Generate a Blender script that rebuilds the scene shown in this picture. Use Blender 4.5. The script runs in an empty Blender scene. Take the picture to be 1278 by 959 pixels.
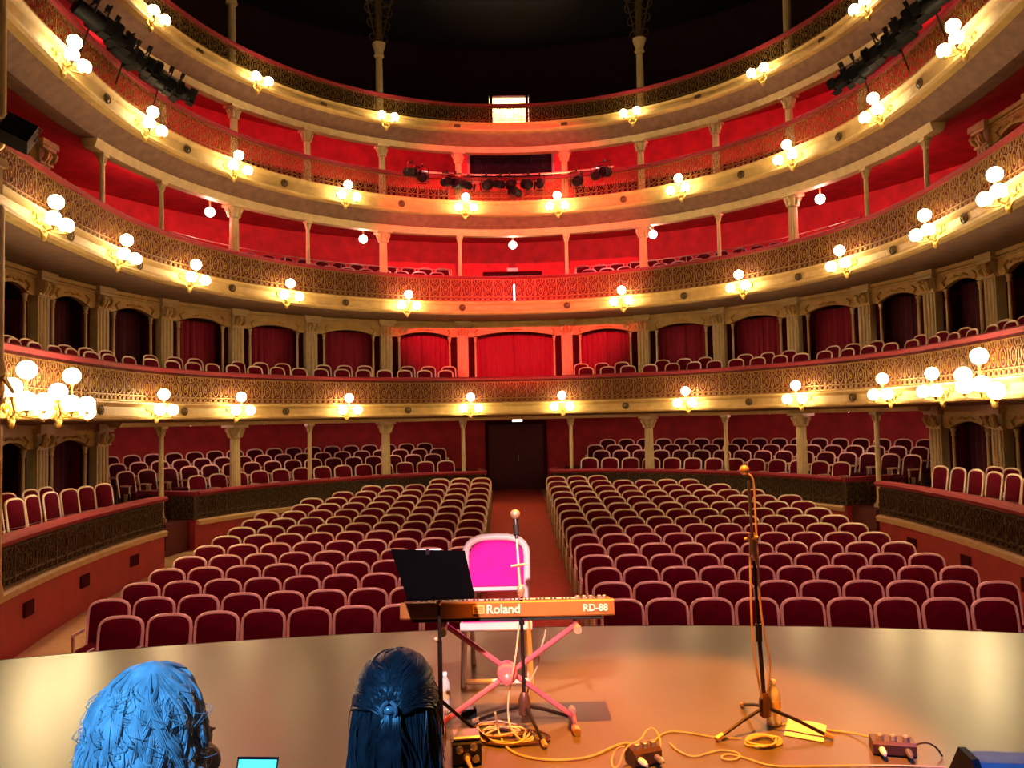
import bpy, math, random
from mathutils import Vector, Matrix
random.seed(7)
sc = bpy.context.scene
COL = sc.collection
R_ = math.radians
PI = math.pi

# ------------------------------------------------------------------ camera
CAM = Vector((-0.24, 0.0, 1.81))
def cam_axes(pitch=2.7, roll=1.2, yaw=0.3):
    p, r, w = R_(pitch), R_(roll), R_(yaw)
    fw = Vector((math.sin(w)*math.cos(p), math.cos(w)*math.cos(p), math.sin(p)))
    rt = Vector((math.cos(w), -math.sin(w), 0)); up = rt.cross(fw)
    return rt*math.cos(r)-up*math.sin(r), up*math.cos(r)+rt*math.sin(r), fw
RT, UP, FW = cam_axes()
cd = bpy.data.cameras.new('camera'); cam = bpy.data.objects.new('camera', cd); COL.objects.link(cam)
cd.sensor_width = 36; cd.lens = 960/1278*36; cd.clip_start = 0.05; cd.clip_end = 200
cam.matrix_world = Matrix(((RT.x, UP.x, -FW.x, CAM.x), (RT.y, UP.y, -FW.y, CAM.y), (RT.z, UP.z, -FW.z, CAM.z), (0, 0, 0, 1)))
sc.camera = cam
def ray(x, y): return FW + RT*((x-639)/960) - UP*((y-479.5)/960)
def atz(x, y, z):            # where a line of sight meets a level surface (measuring the photograph)
    r = ray(x, y); return CAM + r*((z-CAM.z)/r.z)
def aty(x, y, Y):
    r = ray(x, y); return CAM + r*((Y-CAM.y)/r.y)

# ------------------------------------------------------------------ world, exposure, stage lighting
wd = bpy.data.worlds.new('world'); sc.world = wd; wd.use_nodes = True
wd.node_tree.nodes['Background'].inputs[0].default_value = (0.9, 0.62, 0.5, 1)
wd.node_tree.nodes['Background'].inputs[1].default_value = 0.022
sc.view_settings.view_transform = 'Standard'; sc.view_settings.look = 'None'
sc.view_settings.gamma = 1.0; sc.view_settings.exposure = 0.0; sc.view_settings.use_curve_mapping = False
LAMP_W = 30.0        # one wall bracket
def light(name, kind, loc, energy, color, parent=None, size=0.1, target=None, angle=40, blend=0.4):
    l = bpy.data.lights.new(name, kind); l.energy = energy; l.color = color; l.shadow_soft_size = size
    o = bpy.data.objects.new(name, l); COL.objects.link(o); o.location = loc
    if kind == 'SPOT':
        l.spot_size = R_(angle); l.spot_blend = blend
        o.rotation_euler = (Vector(target)-Vector(loc)).to_track_quat('-Z', 'Y').to_euler()
    if parent: o.parent = parent
    return o
# stage spotlights hung on the bars over the stage: (position, target, watts, colour, cone, label)
SPOTS = [
 ((-0.75,-0.9,4.7), (-0.25,5.0,0.62), 4600, (1,0.60,0.62), 14, 'black stage spotlight aimed at the keyboard'),
 ((0.5,3.6,6.8), (0.72,4.55,0.0), 8000, (1,0.27,0.02), 27, 'black stage spotlight aimed at the microphone stand'),
 ((-1.9,-1.3,4.2), (-0.60,1.35,1.25), 800, (0.08,0.42,1.0), 24, 'black stage spotlight aimed at the two seated people'),
 ((2.4,-0.5,5.2), (2.05,3.4,0.1), 1500, (0.08,0.25,1.0), 13, 'black stage spotlight aimed at the monitor speaker'),
 ((0.0,3.0,7.4), (0.0,22.8,6.9), 30000, (1,0.045,0.065), 27, 'black stage spotlight aimed at the middle galleries'),
 ((-2.6,5.5,7.5), (-3.0,9.9,-0.5), 1500, (1,0.30,0.30), 50, 'black stage spotlight aimed at the left front stalls rows'),
 ((2.6,5.5,7.5), (3.0,9.9,-0.5), 1500, (1,0.30,0.30), 50, 'black stage spotlight aimed at the right front stalls rows'),
]

# ------------------------------------------------------------------ materials
MATS = {}
def mat(name, col, rough=0.5, metal=0.0, var=0.15, scale=8.0, bump=0.0, bscale=60.0, sheen=0.0, emit=None, estr=0.0, trans=0.0, stretch=None, coat=0.0, spec=None):
    m = bpy.data.materials.new(name); m.use_nodes = True
    nt = m.node_tree; b = nt.nodes['Principled BSDF']
    b.inputs['Roughness'].default_value = rough; b.inputs['Metallic'].default_value = metal
    if spec is not None: b.inputs['Specular IOR Level'].default_value = spec
    if sheen: b.inputs['Sheen Weight'].default_value = sheen; b.inputs['Sheen Tint'].default_value = (*[min(1, c*2+.1) for c in col], 1)
    if coat: b.inputs['Coat Weight'].default_value = coat; b.inputs['Coat Roughness'].default_value = 0.15
    if trans: b.inputs['Transmission Weight'].default_value = trans
    if emit: b.inputs['Emission Color'].default_value = (*emit, 1); b.inputs['Emission Strength'].default_value = estr
    tc = nt.nodes.new('ShaderNodeTexCoord'); src = tc.outputs['Object']
    if stretch:
        mp = nt.nodes.new('ShaderNodeMapping'); mp.inputs['Scale'].default_value = stretch
        nt.links.new(src, mp.inputs['Vector']); src = mp.outputs['Vector']
    nz = nt.nodes.new('ShaderNodeTexNoise'); nz.inputs['Scale'].default_value = scale; nz.inputs['Detail'].default_value = 4
    nt.links.new(src, nz.inputs['Vector'])
    rp = nt.nodes.new('ShaderNodeValToRGB'); rp.color_ramp.elements[0].position = .3; rp.color_ramp.elements[1].position = .7
    rp.color_ramp.elements[0].color = (*[c*(1-var) for c in col], 1)
    rp.color_ramp.elements[1].color = (*[min(1, c*(1+var)) for c in col], 1)
    nt.links.new(nz.outputs['Fac'], rp.inputs['Fac']); nt.links.new(rp.outputs['Color'], b.inputs['Base Color'])
    if bump:
        n2 = nt.nodes.new('ShaderNodeTexNoise'); n2.inputs['Scale'].default_value = bscale; nt.links.new(src, n2.inputs['Vector'])
        bp = nt.nodes.new('ShaderNodeBump'); bp.inputs['Strength'].default_value = bump; bp.inputs['Distance'].default_value = .01
        nt.links.new(n2.outputs['Fac'], bp.inputs['Height']); nt.links.new(bp.outputs['Normal'], b.inputs['Normal'])
    MATS[name] = m
    return m
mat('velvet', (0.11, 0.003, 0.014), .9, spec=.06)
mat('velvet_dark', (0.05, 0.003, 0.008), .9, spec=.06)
mat('cream_frame', (0.88, 0.66, 0.52), .3, var=.08, coat=.3)
mat('seat_metal', (0.40, 0.27, 0.15), .45, metal=.3)
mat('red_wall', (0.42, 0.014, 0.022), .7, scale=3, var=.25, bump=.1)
mat('red_panel', (0.34, 0.018, 0.022), .6, scale=4, var=.15)
mat('red_rail', (0.22, 0.004, 0.016), .8, sheen=.1, scale=20)
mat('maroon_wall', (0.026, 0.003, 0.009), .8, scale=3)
mat('dark_ceiling', (0.002, 0.003, 0.012), .9, scale=2)
mat('cream', (0.58, 0.39, 0.14), .5, var=.14, scale=5, bump=.15)
mat('cream_light', (0.62, 0.47, 0.25), .5, var=.12, scale=6)
mat('ledge', (0.55, 0.36, 0.17), .5, var=.1)
mat('gold', (0.62, 0.38, 0.09), .35, metal=.55, var=.3, scale=25)
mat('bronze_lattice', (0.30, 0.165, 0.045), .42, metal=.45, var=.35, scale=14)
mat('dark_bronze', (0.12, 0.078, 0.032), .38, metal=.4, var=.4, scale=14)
mat('dark_panel', (0.035, 0.014, 0.010), .35, var=.3)
mat('backing', (0.13, 0.012, 0.014), .8, var=.3)
mat('soffit', (0.22, 0.12, 0.08), .7, var=.2, scale=6, bump=.3, bscale=18)
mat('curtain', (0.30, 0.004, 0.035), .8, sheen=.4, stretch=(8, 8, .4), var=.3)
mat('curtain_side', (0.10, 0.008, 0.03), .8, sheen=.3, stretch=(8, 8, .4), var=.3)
mat('carpet', (0.36, 0.028, 0.012), .9, bump=.3, bscale=120)
mat('wood_floor', (0.42, 0.24, 0.11), .5, stretch=(1, 14, 1), var=.25)
mat('parterre_carpet', (0.10, 0.012, 0.012), .9)
mat('door_wood', (0.075, 0.006, 0.016), .6, stretch=(14, 14, .6), var=.35)
mat('stage_floor', (0.115, 0.092, 0.048), .29, scale=1.2, var=.12, bump=.02, bscale=90, spec=.6)
mat('black', (0.008, 0.008, 0.010), .6, var=.3, spec=.15)
mat('black_gloss', (0.02, 0.02, 0.022), .2, var=.2)
mat('black_metal', (0.03, 0.022, 0.02), .35, metal=.6)
mat('globe', (1, .9, .7), .3, emit=(1, .80, .42), estr=24)
mat('bulb_white', (1, .9, .8), .3, emit=(1, .82, .66), estr=10)
mat('sign_lit', (1, 1, .9), .3, emit=(1, .95, .85), estr=3)
mat('lit_room', (.9, .8, .6), .8)
mat('grey_frame', (0.22, 0.20, 0.19), .4, metal=.3)
mat('window_glass', (0.012, 0.012, 0.016), .08)
mat('kb_body_amber_lit', (0.30, 0.115, 0.018), .4, var=.08)  # black body; the orange is amber stage light painted into the colour
mat('kb_black', (0.015, 0.013, 0.013), .4)
mat('desk_black', (0.002, 0.002, 0.0025), .8, var=.1, spec=0.0)
mat('key_white', (.85, .8, .7), .3, var=.03)
mat('logo', (.95, .80, .55), .4, var=.02)
mat('logo_mark', (.80, .42, .10), .4, var=.05)
mat('stand_pink_lit', (0.72, 0.16, 0.17), .3, metal=.2, coat=.4)  # pale metal tubes with the pink of the stage light in the colour
mat('chair_white', (0.86, 0.74, 0.66), .35, var=.04)
mat('magenta', (0.80, 0.0, 0.36), .8, sheen=.3, bump=.1, bscale=150)
mat('plastic_clear', (.95, .92, .85), .2, trans=.45, var=.03)
mat('bottle_label', (.75, .5, .2), .5)
mat('paper', (.92, .90, .86), .7, var=.02)
mat('cable_cream', (.72, .50, .28), .5, var=.1)
mat('cable_dark', (.05, .03, .02), .5)
mat('mic_gold_lit', (.75, .52, .30), .35, metal=.6)  # golden stage light put into the colour of microphones and fittings
mat('box_brown', (.10, .045, .03), .4, metal=.3)
mat('silver', (.6, .55, .5), .3, metal=.8)
mat('speaker_blue_lit', (.13, .17, .20), .5, bump=.2, bscale=150)  # cabinet colour tinted with the blue light falling on it
mat('hair_pale', (.56, .60, .62), .5, var=.3, scale=40)
mat('hair_dark', (.030, .028, .032), .38, var=.4, scale=40)
mat('skin', (.68, .50, .42), .5, var=.08)
mat('cloth_dark', (.02, .02, .03), .8)
mat('cloth_grey', (.06, .07, .10), .8)
mat('clip', (.45, .5, .55), .2, metal=.5)
mat('phone_screen', (.02, .05, .06), .1, emit=(.1, .85, .95), estr=1.6)
mat('white_tube', (.8, .8, 1), .3, emit=(.85, .85, 1), estr=6)
for n in ('globe', 'bulb_white'): MATS[n].cycles.emission_sampling = 'NONE'   # a point lamp in each bracket gives the sampled light

# ------------------------------------------------------------------ mesh builder
class MB:
    def __init__(s): s.v = []; s.f = []
    def add(s, vs, fs):
        o = len(s.v); s.v += [tuple(v) for v in vs]; s.f += [tuple(i+o for i in f) for f in fs]
    def box(s, c, d, rot=None):
        hx, hy, hz = d[0]/2, d[1]/2, d[2]/2
        vs = [Vector((x*hx, y*hy, z*hz)) for x in (-1, 1) for y in (-1, 1) for z in (-1, 1)]
        if rot: vs = [rot @ v for v in vs]
        c = Vector(c)
        s.add([v+c for v in vs], [(0,1,3,2), (4,6,7,5), (0,4,5,1), (2,3,7,6), (0,2,6,4), (1,5,7,3)]); return s
    def tube(s, pts, r, n=6, closed=False):
        pts = [Vector(p) for p in pts]; m = len(pts)
        rs = r if isinstance(r, (list, tuple)) else [r]*m
        up = None; vs = []
        for i, p in enumerate(pts):
            a = pts[i-1] if (i or closed) else p
            b = pts[(i+1) % m] if (i < m-1 or closed) else p
            t = (b-a)
            t = t.normalized() if t.length > 1e-9 else Vector((0, 0, 1))
            if up is None:
                up = t.orthogonal().normalized()
                if abs(t.y) < .98: up = (Vector((0, 1, 0)) - t*t.y).normalized()
            up = (up - t*up.dot(t))
            up = up.normalized() if up.length > 1e-6 else t.orthogonal().normalized()
            w = t.cross(up)
            for k in range(n):
                an = 2*PI*k/n + PI/n
                vs.append(p + (up*math.cos(an) + w*math.sin(an))*rs[i])
        fs = []
        for i in range(m if closed else m-1):
            j = (i+1) % m
            for k in range(n):
                k2 = (k+1) % n
                fs.append((i*n+k, i*n+k2, j*n+k2, j*n+k))
        if not closed:
            fs.append(tuple(range(n-1, -1, -1))); fs.append(tuple((m-1)*n+k for k in range(n)))
        s.add(vs, fs); return s
    def lathe(s, prof, n=16, c=(0, 0, 0), axis='z'):
        vs = []; m = len(prof); c = Vector(c)
        for r, z in prof:
            for k in range(n):
                a = 2*PI*k/n
                p = Vector((r*math.cos(a), r*math.sin(a), z))
                if axis == 'y': p = Vector((p.x, -p.z, p.y))
                vs.append(p+c)
        fs = [(i*n+k, i*n+(k+1) % n, (i+1)*n+(k+1) % n, (i+1)*n+k) for i in range(m-1) for k in range(n)]
        fs.append(tuple(range(n-1, -1, -1))); fs.append(tuple((m-1)*n+k for k in range(n)))
        s.add(vs, fs); return s
    def sphere(s, c, r, n=12, m=8):
        rx, ry, rz = r if isinstance(r, (tuple, list)) else (r, r, r)
        c = Vector(c); vs = [c+Vector((0, 0, -rz))]
        for i in range(1, m):
            ph = -PI/2 + PI*i/m
            for k in range(n):
                a = 2*PI*k/n
                vs.append(c+Vector((rx*math.cos(ph)*math.cos(a), ry*math.cos(ph)*math.sin(a), rz*math.sin(ph))))
        vs.append(c+Vector((0, 0, rz))); t = len(vs)-1
        fs = [(0, 1+(k+1) % n, 1+k) for k in range(n)]
        for i in range(m-2):
            for k in range(n):
                fs.append((1+i*n+k, 1+i*n+(k+1) % n, 1+(i+1)*n+(k+1) % n, 1+(i+1)*n+k))
        fs += [(t, 1+(m-2)*n+k, 1+(m-2)*n+(k+1) % n) for k in range(n)]
        s.add(vs, fs); return s
    def prism(s, poly, y0, y1):           # polygon in xz extruded along y
        n = len(poly)
        vs = [(x, y0, z) for x, z in poly]+[(x, y1, z) for x, z in poly]
        fs = [tuple(range(n)), tuple(range(2*n-1, n-1, -1))]+[(i, i+n, (i+1) % n+n, (i+1) % n) for i in range(n)]
        s.add(vs, fs); return s
    def mesh(s, name, material, smooth=None):
        me = bpy.data.meshes.new(name); me.from_pydata(s.v, [], s.f); me.validate()
        me.materials.append(MATS[material])
        if smooth is not None:
            me.polygons.foreach_set('use_smooth', [True]*len(me.polygons)); me.set_sharp_from_angle(angle=R_(smooth))
        bm_fix(me); me.update(); return me
def bm_fix(me):
    import bmesh
    b = bmesh.new(); b.from_mesh(me); bmesh.ops.recalc_face_normals(b, faces=b.faces); b.to_mesh(me); b.free()
def obj(name, me, parent=None, loc=(0, 0, 0), rot=(0, 0, 0), scale=(1, 1, 1)):
    o = bpy.data.objects.new(name, me); COL.objects.link(o); o.location = loc; o.rotation_euler = rot; o.scale = scale
    if parent: o.parent = parent
    return o
def tag(o, label, cat, group=None):
    o['label'] = label; o['category'] = cat
    if group: o['group'] = group
    return o
def struct(o, label=None):
    o['kind'] = 'structure'
    if label: o['label'] = label
    return o
def thing(name, label, cat, loc=(0, 0, 0), rz=0, group=None, scale=(1, 1, 1)):
    return tag(obj(name, None, None, loc, (0, 0, rz), scale), label, cat, group)
def place(kit, name, label, cat, loc, rz=0, group=None, scale=(1, 1, 1)):
    """kit: list of (part name, mesh, local location, [sub-parts])"""
    t = thing(name, label, cat, loc, rz, group, scale)
    for pn, me, l, subs in kit:
        p = obj(pn, me, t, l)
        for sn, sm, sl in subs: obj(sn, sm, p, sl)
    return t
ORD = ['zeroth', 'first', 'second', 'third', 'fourth', 'fifth', 'sixth', 'seventh', 'eighth', 'ninth', 'tenth', 'eleventh', 'twelfth',
       'thirteenth', 'fourteenth', 'fifteenth', 'sixteenth', 'seventeenth', 'eighteenth', 'nineteenth', 'twentieth', 'twenty-first', 'twenty-second', 'twenty-third', 'twenty-fourth', 'twenty-fifth']
for a in ('twenty', 'thirty', 'forty', 'fifty', 'sixty', 'seventy'):
    for b_ in ('', '-first', '-second', '-third', '-fourth', '-fifth', '-sixth', '-seventh', '-eighth', '-ninth'):
        w = a+b_ if b_ else {'twenty': 'twentieth', 'thirty': 'thirtieth', 'forty': 'fortieth', 'fifty': 'fiftieth', 'sixty': 'sixtieth', 'seventy': 'seventieth'}[a]
        if w not in ORD: ORD.append(w)

# ------------------------------------------------------------------ plan of the horseshoe
RAD, CY0 = 7.8, 14.7
ARC = RAD*PI/2
def hs(S, off=0.0):
    """point on the horseshoe (S metres from the middle, + = right), off metres outwards; returns x, y, rotation"""
    a = abs(S); sg = 1 if S >= 0 else -1
    if a <= ARC:
        t = a/RAD; n = (math.sin(t), math.cos(t)); p = (RAD*math.sin(t), CY0+RAD*math.cos(t))
    else:
        t = a-ARC; k = .022
        p = (RAD-k*t*t, CY0-t); L = math.hypot(1, 2*k*t); n = (1/L, -2*k*t/L)
    x, y = p[0]+n[0]*off, p[1]+n[1]*off
    return sg*x, y, math.atan2(n[1], sg*n[0])-PI/2
def sweep(mb, prof, s0, s1, ds=.3):
    n = max(2, int(abs(s1-s0)/ds)+1); m = len(prof); vs = []
    for i in range(n+1):
        S = s0+(s1-s0)*i/n
        for off, z in prof:
            x, y, _ = hs(S, off); vs.append((x, y, z))
    fs = [(i*m+k, i*m+(k+1) % m, (i+1)*m+(k+1) % m, (i+1)*m+k) for i in range(n) for k in range(m)]
    fs += [tuple(range(m)), tuple(n*m+k for k in range(m-1, -1, -1))]
    mb.add(vs, fs); return mb
def rect(o0, o1, z0, z1): return [(o0, z0), (o1, z0), (o1, z1), (o0, z1)]
SEND = 17.6
def side(S): return 'left' if S < 0 else 'right'

# stalls floor height
def zfloor(Y):
    d = max(0, min(Y, 22.5)-9); return -1.24+.0136*d+.00244*d*d

# ================================================================== STRUCTURE
# stage
mb = MB(); N = 48; top = []; XS = 6.75
for i in range(N+1):
    x = -XS+2*XS*i/N; top.append((x, 6.8-.033*x*x))
poly = top+[(XS, -6), (-XS, -6)]
n = len(poly)
mb.add([(x, y, 0) for x, y in poly]+[(x, y, -1.35) for x, y in poly],
       [tuple(range(n)), tuple(range(2*n-1, n-1, -1))]+[(i, i+n, (i+1) % n+n, (i+1) % n) for i in range(n)])
struct(obj('floor_stage', mb.mesh('floor_stage', 'stage_floor')), 'glossy brown stage floor with a curved front edge')
# edge moulding along the apron
mb = MB(); mb.tube([(x, y+.012, -.02) for x, y in top], .022, 6)
struct(obj('trim_stage_edge', mb.mesh('trim_stage_edge', 'dark_panel', 40)), 'thin dark nosing along the curved stage edge')
# stalls floor
mb = MB(); nx, ny = 12, 40; vs = []; fs = []
for j in range(ny+1):
    for i in range(nx+1):
        Y = 5.2+22.6*j/ny; X = -9.0+18.0*i/nx; vs.append((X, Y, zfloor(Y)))
for j in range(ny):
    for i in range(nx):
        a = j*(nx+1)+i; fs.append((a, a+1, a+nx+2, a+nx+1))
mb.add(vs, fs)
struct(obj('floor_stalls', mb.mesh('floor_stalls', 'wood_floor')), 'tan sloping wooden floor of the stalls')
mb = MB()
for j in range(40):
    Y0, Y1 = 5.6+21.3*j/40, 5.6+21.3*(j+1)/40
    mb.add([(x, y, zfloor(y)+z) for y in (Y0, Y1) for x, z in ((-.8, .012), (.8, .012), (.8, .002), (-.8, .002))],
           [(0, 1, 5, 4), (1, 2, 6, 5), (3, 0, 4, 7)])
tag(obj('aisle_carpet', mb.mesh('aisle_carpet', 'carpet')), 'red carpet runner down the centre aisle to the door', 'carpet')

# back walls, one ring per storey
WALL = 4.6
for nm, z0, z1, m_, lb in (('wall_parterre', -1.0, 2.0, 'red_wall', 'red back wall behind the parterre seats'),
                           ('wall_first_tier', 2.0, 4.95, 'red_wall', 'red wall behind the first balcony boxes'),
                           ('wall_second_tier', 4.95, 7.8, 'red_wall', 'bright red wall behind the second balcony'),
                           ('wall_third_tier', 7.8, 11.6, 'red_wall', 'red wall behind the third balcony'),
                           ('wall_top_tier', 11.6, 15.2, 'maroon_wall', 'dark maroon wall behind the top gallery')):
    mb = MB()
    if nm == 'wall_top_tier':        # leave the lit doorway open
        x_, y_, _ = hs(0, WALL)
        sweep(mb, rect(WALL, WALL+.2, z0, z1), -SEND, -.45, .4); sweep(mb, rect(WALL, WALL+.2, z0, z1), .45, SEND, .4)
        sweep(mb, rect(WALL, WALL+.2, 13.45, z1), -.45, .45, .3); sweep(mb, rect(WALL, WALL+.2, z0, 11.66), -.45, .45, .3)
    else:
        sweep(mb, rect(WALL, WALL+.2, z0, z1), -SEND, SEND, .4)
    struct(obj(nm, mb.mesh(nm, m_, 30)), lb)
# ceiling
mb = MB(); pts = [hs(-SEND+2*SEND*i/60, WALL+.2)[:2] for i in range(61)]; n = len(pts)
mb.add([(x, y, 15.2) for x, y in pts]+[(x, y, 15.4) for x, y in pts],
       [tuple(range(n)), tuple(range(2*n-1, n-1, -1))]+[(i, i+n, (i+1) % n+n, (i+1) % n) for i in range(n)])
struct(obj('ceiling', mb.mesh('ceiling', 'dark_ceiling')), 'dark ceiling above the top gallery')

# ------------------------------------------------------------------ lattice panels (one pattern per height)
def lattice_mesh(name, w, h, m_, bars=.010, dense=1):
    mb = MB(); b = bars
    def ring(cx, cz, rx, rz, n=10, r=b*.8):
        mb.tube([(cx+rx*math.cos(2*PI*i/n), 0, cz+rz*math.sin(2*PI*i/n)) for i in range(n)], r, 4, True)
    def bar(p, q, r=b): mb.tube([(p[0], 0, p[1]), (q[0], 0, q[1])], r, 4)
    bar((-w/2, 0), (-w/2, h), b*1.2)
    bar((0, 0), (0, h*.18)); bar((0, h*.82), (0, h))
    for zz in (.015, h*.22, h*.985): bar((-w/2, zz), (w/2, zz), b*1.1)
    ring(0, h*.52, w*.27, h*.26, 12, b); ring(0, h*.52, w*.11, h*.13, 8)
    for s in (-1, 1):
        ring(s*w*.36, h*.86, w*.12, h*.09, 8); ring(s*w*.25, h*.115, w*.17, h*.085, 8)
        ring(s*w*.5, h*.36, w*.13, h*.09, 8)
        mb.tube([(s*w*.5, 0, h*.74), (s*w*.36, 0, h*.70), (s*w*.30, 0, h*.58)], b*.9, 4)
        mb.tube([(s*w*.08, 0, h*.80), (s*w*.22, 0, h*.88), (s*w*.24, 0, h*.97)], b*.9, 4)
    mb.sphere((0, 0, h*.52), (w*.06, b*1.6, w*.08), 6, 4)
    return mb.mesh(name, m_)
PW = .31
def add_lattice(parent, me, off, z, s0, s1, w=PW):
    L = s1-s0; n = max(1, round(L*(RAD+off)/RAD/w)); 
    for i in range(n):
        S = s0+(i+.5)*L/n; x, y, r = hs(S, off)
        obj('lattice_panel', me, parent, (x, y, z), (0, 0, r))

lat_b = {1: lattice_mesh('lattice_first', PW, .60, 'bronze_lattice'), 2: lattice_mesh('lattice_second', PW, .66, 'bronze_lattice'),
         3: lattice_mesh('lattice_third', PW, .62, 'bronze_lattice', .009), 4: lattice_mesh('lattice_top', PW, .52, 'bronze_lattice', .009)}
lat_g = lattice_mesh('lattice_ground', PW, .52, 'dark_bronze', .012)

# medallion
mb = MB(); mb.lathe([(.10, 0), (.10, .03), (.085, .045), (.07, .03), (.05, .035), (.02, .06), (0.004, .06)], 14, (0, 0, 0), 'y')
ME_MEDAL = mb.mesh('medallion', 'dark_bronze', 40)

# balconies: z of fascia bottom, lattice bottom, lattice height, rail top
BAL = {1: (1.96, 2.34, .60, 3.09), 2: (4.93, 5.30, .66, 6.05), 3: (7.84, 8.28, .62, 9.00), 4: (10.36, 10.62, .55, 11.22)}
BL = {1: 'lowest balcony with gold lattice railing above the parterre', 2: 'second balcony up, lattice railing under red light in the middle',
      3: 'third balcony up with stage lights hung along its rail', 4: 'topmost gallery balcony with dark lattice railing'}
MED = {1: (3.2, 6.8, 9.9, 12.8), 2: (1.55, 5.0, 8.4, 11.4, 13.9), 3: (3.3, 6.8, 9.8, 12.6), 4: (1.6, 5.6, 9.4)}
for k, (zb, zl, lh, zt) in BAL.items():
    root = thing('balcony', BL[k], 'balcony', (0, 0, 0))
    h = zl-zb
    f = MB(); sweep(f, [(.10, zb), (-.06, zb), (-.12, zb+.03), (-.13, zb+.07), (-.07, zb+.10), (-.05, zb+h*.36), (-.06, zb+h*.70),
                        (-.13, zb+h*.80), (-.16, zb+h*.88), (-.16, zb+h*.95), (.03, zl), (.10, zl)], -SEND, SEND, .25)
    fa = obj('fascia', f.mesh('fascia', 'cream', 25), root)
    # dentil moulding under the top edge of the fascia
    for S in MED[k]:
        for s in (-1, 1):
            x, y, r = hs(s*S, -.05); obj('medallion', ME_MEDAL, fa, (x, y, zb+h*.52), (0, 0, r))
    fl = MB(); sweep(fl, rect(.10, WALL if k != 4 else 1.25, zl-.10, zl), -SEND, SEND, .4); obj('floor_slab', fl.mesh('floor_slab', 'parterre_carpet'), root)
    so = MB()
    if k == 2: sweep(so, [(.10, zb), (WALL, zb-.02), (WALL, zb+.06), (.10, zb+.06)], -SEND, SEND, .4)
    elif k == 1: sweep(so, [(.10, zb), (.5, zb-.04), (WALL, zb-.04), (WALL, zb+.06), (.10, zb+.06)], -SEND, SEND, .4)
    else:
        sweep(so, [(.10, zb), (.48, zb-.28), (.80, zb-.28), (.80, zb-.20), (.5, zb-.20), (.10, zb+.06)], -SEND, SEND, .4)
        ic = MB(); up_ = [(.80, zb-.27), (2.3, zb+.26), (WALL, zb+.28)] if k == 3 else [(.80, zb-.27), (1.25, zb+.12), (2.2, zb+.42), (3.2, zb+.78), (WALL, zb+1.1)]
        sweep(ic, up_+[(o_, z_+.05) for o_, z_ in reversed(up_)], -SEND, SEND, .4); obj('inner_ceiling', ic.mesh('inner_ceiling', 'red_wall', 30), root)
    obj('soffit', so.mesh('soffit', 'soffit', 30), root)
    if k != 2:
        zz = {1: zb-.04, 3: zb-.28, 4: zb-.28}[k]; th = {1: .09, 3: .18, 4: .15}[k]
        be = MB(); sweep(be, [(.44, zz), (.46, zz-th*.4), (.5, zz-th), (.72, zz-th), (.76, zz-th*.4), (.78, zz)], -12.0 if k != 1 else -11.2, 12.0 if k != 1 else 11.2, .3)
        obj('beam', be.mesh('beam', 'cream_light', 30), root)
    ra = MB(); sweep(ra, [(-.07, zt-.09), (-.09, zt-.03), (-.05, zt), (.10, zt), (.13, zt-.03), (.11, zt-.09)], -SEND, SEND, .25)
    rail = obj('railing', ra.mesh('railing', 'red_rail', 40), root)
    add_lattice(rail, lat_b[k], 0.0, zl, -SEND+.2, SEND-.2)
    if k in (1, 2):
        if k == 1: rs_ = MB(); sweep(rs_, rect(.78, 1.44, zl, zl+.16), -SEND, SEND, .4); obj('rear_step', rs_.mesh('rear_step', 'parterre_carpet'), root)
        ba = MB(); sweep(ba, rect(.045, .06, zl, zt-.08), -SEND, SEND, .3); obj('backing_board', ba.mesh('backing_board', 'backing'), root)

# ------------------------------------------------------------------ parterre: platforms, parapets, passage
mb = MB()
PROW = [(.45, -.30), (1.20, -.12), (2.10, .02), (3.00, .17)]       # (offset where each step begins, floor height)
prof = [(.16, -1.2), (.16, -.30), (1.15, -.30), (1.15, -.12), (2.05, -.12), (2.05, .02), (2.95, .02), (2.95, .17), (WALL, .17), (WALL, -1.2)]
for s in (-1, 1):
    sweep(mb, prof, s*1.08, s*10.2, .4)
struct(obj('floor_parterre', mb.mesh('floor_parterre', 'parterre_carpet')), 'stepped dark carpeted platform of the parterre')
mb = MB()
for s in (-1, 1): sweep(mb, [(-.33, -1.3), (-.33, -.28), (WALL, -.28), (WALL, -1.3)], s*11.25, s*SEND, .4)
struct(obj('floor_side_boxes', mb.mesh('floor_side_boxes', 'parterre_carpet')), 'dark carpeted platforms of the side boxes')
# end walls between parterre and side boxes
mb = MB()
for s in (-1, 1): sweep(mb, rect(1.92, WALL, -.9, 1.90), s*10.2, s*10.38, .2)
struct(obj('wall_parterre_ends', mb.mesh('wall_parterre_ends', 'red_wall')), 'red end walls of the parterre')

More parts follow.
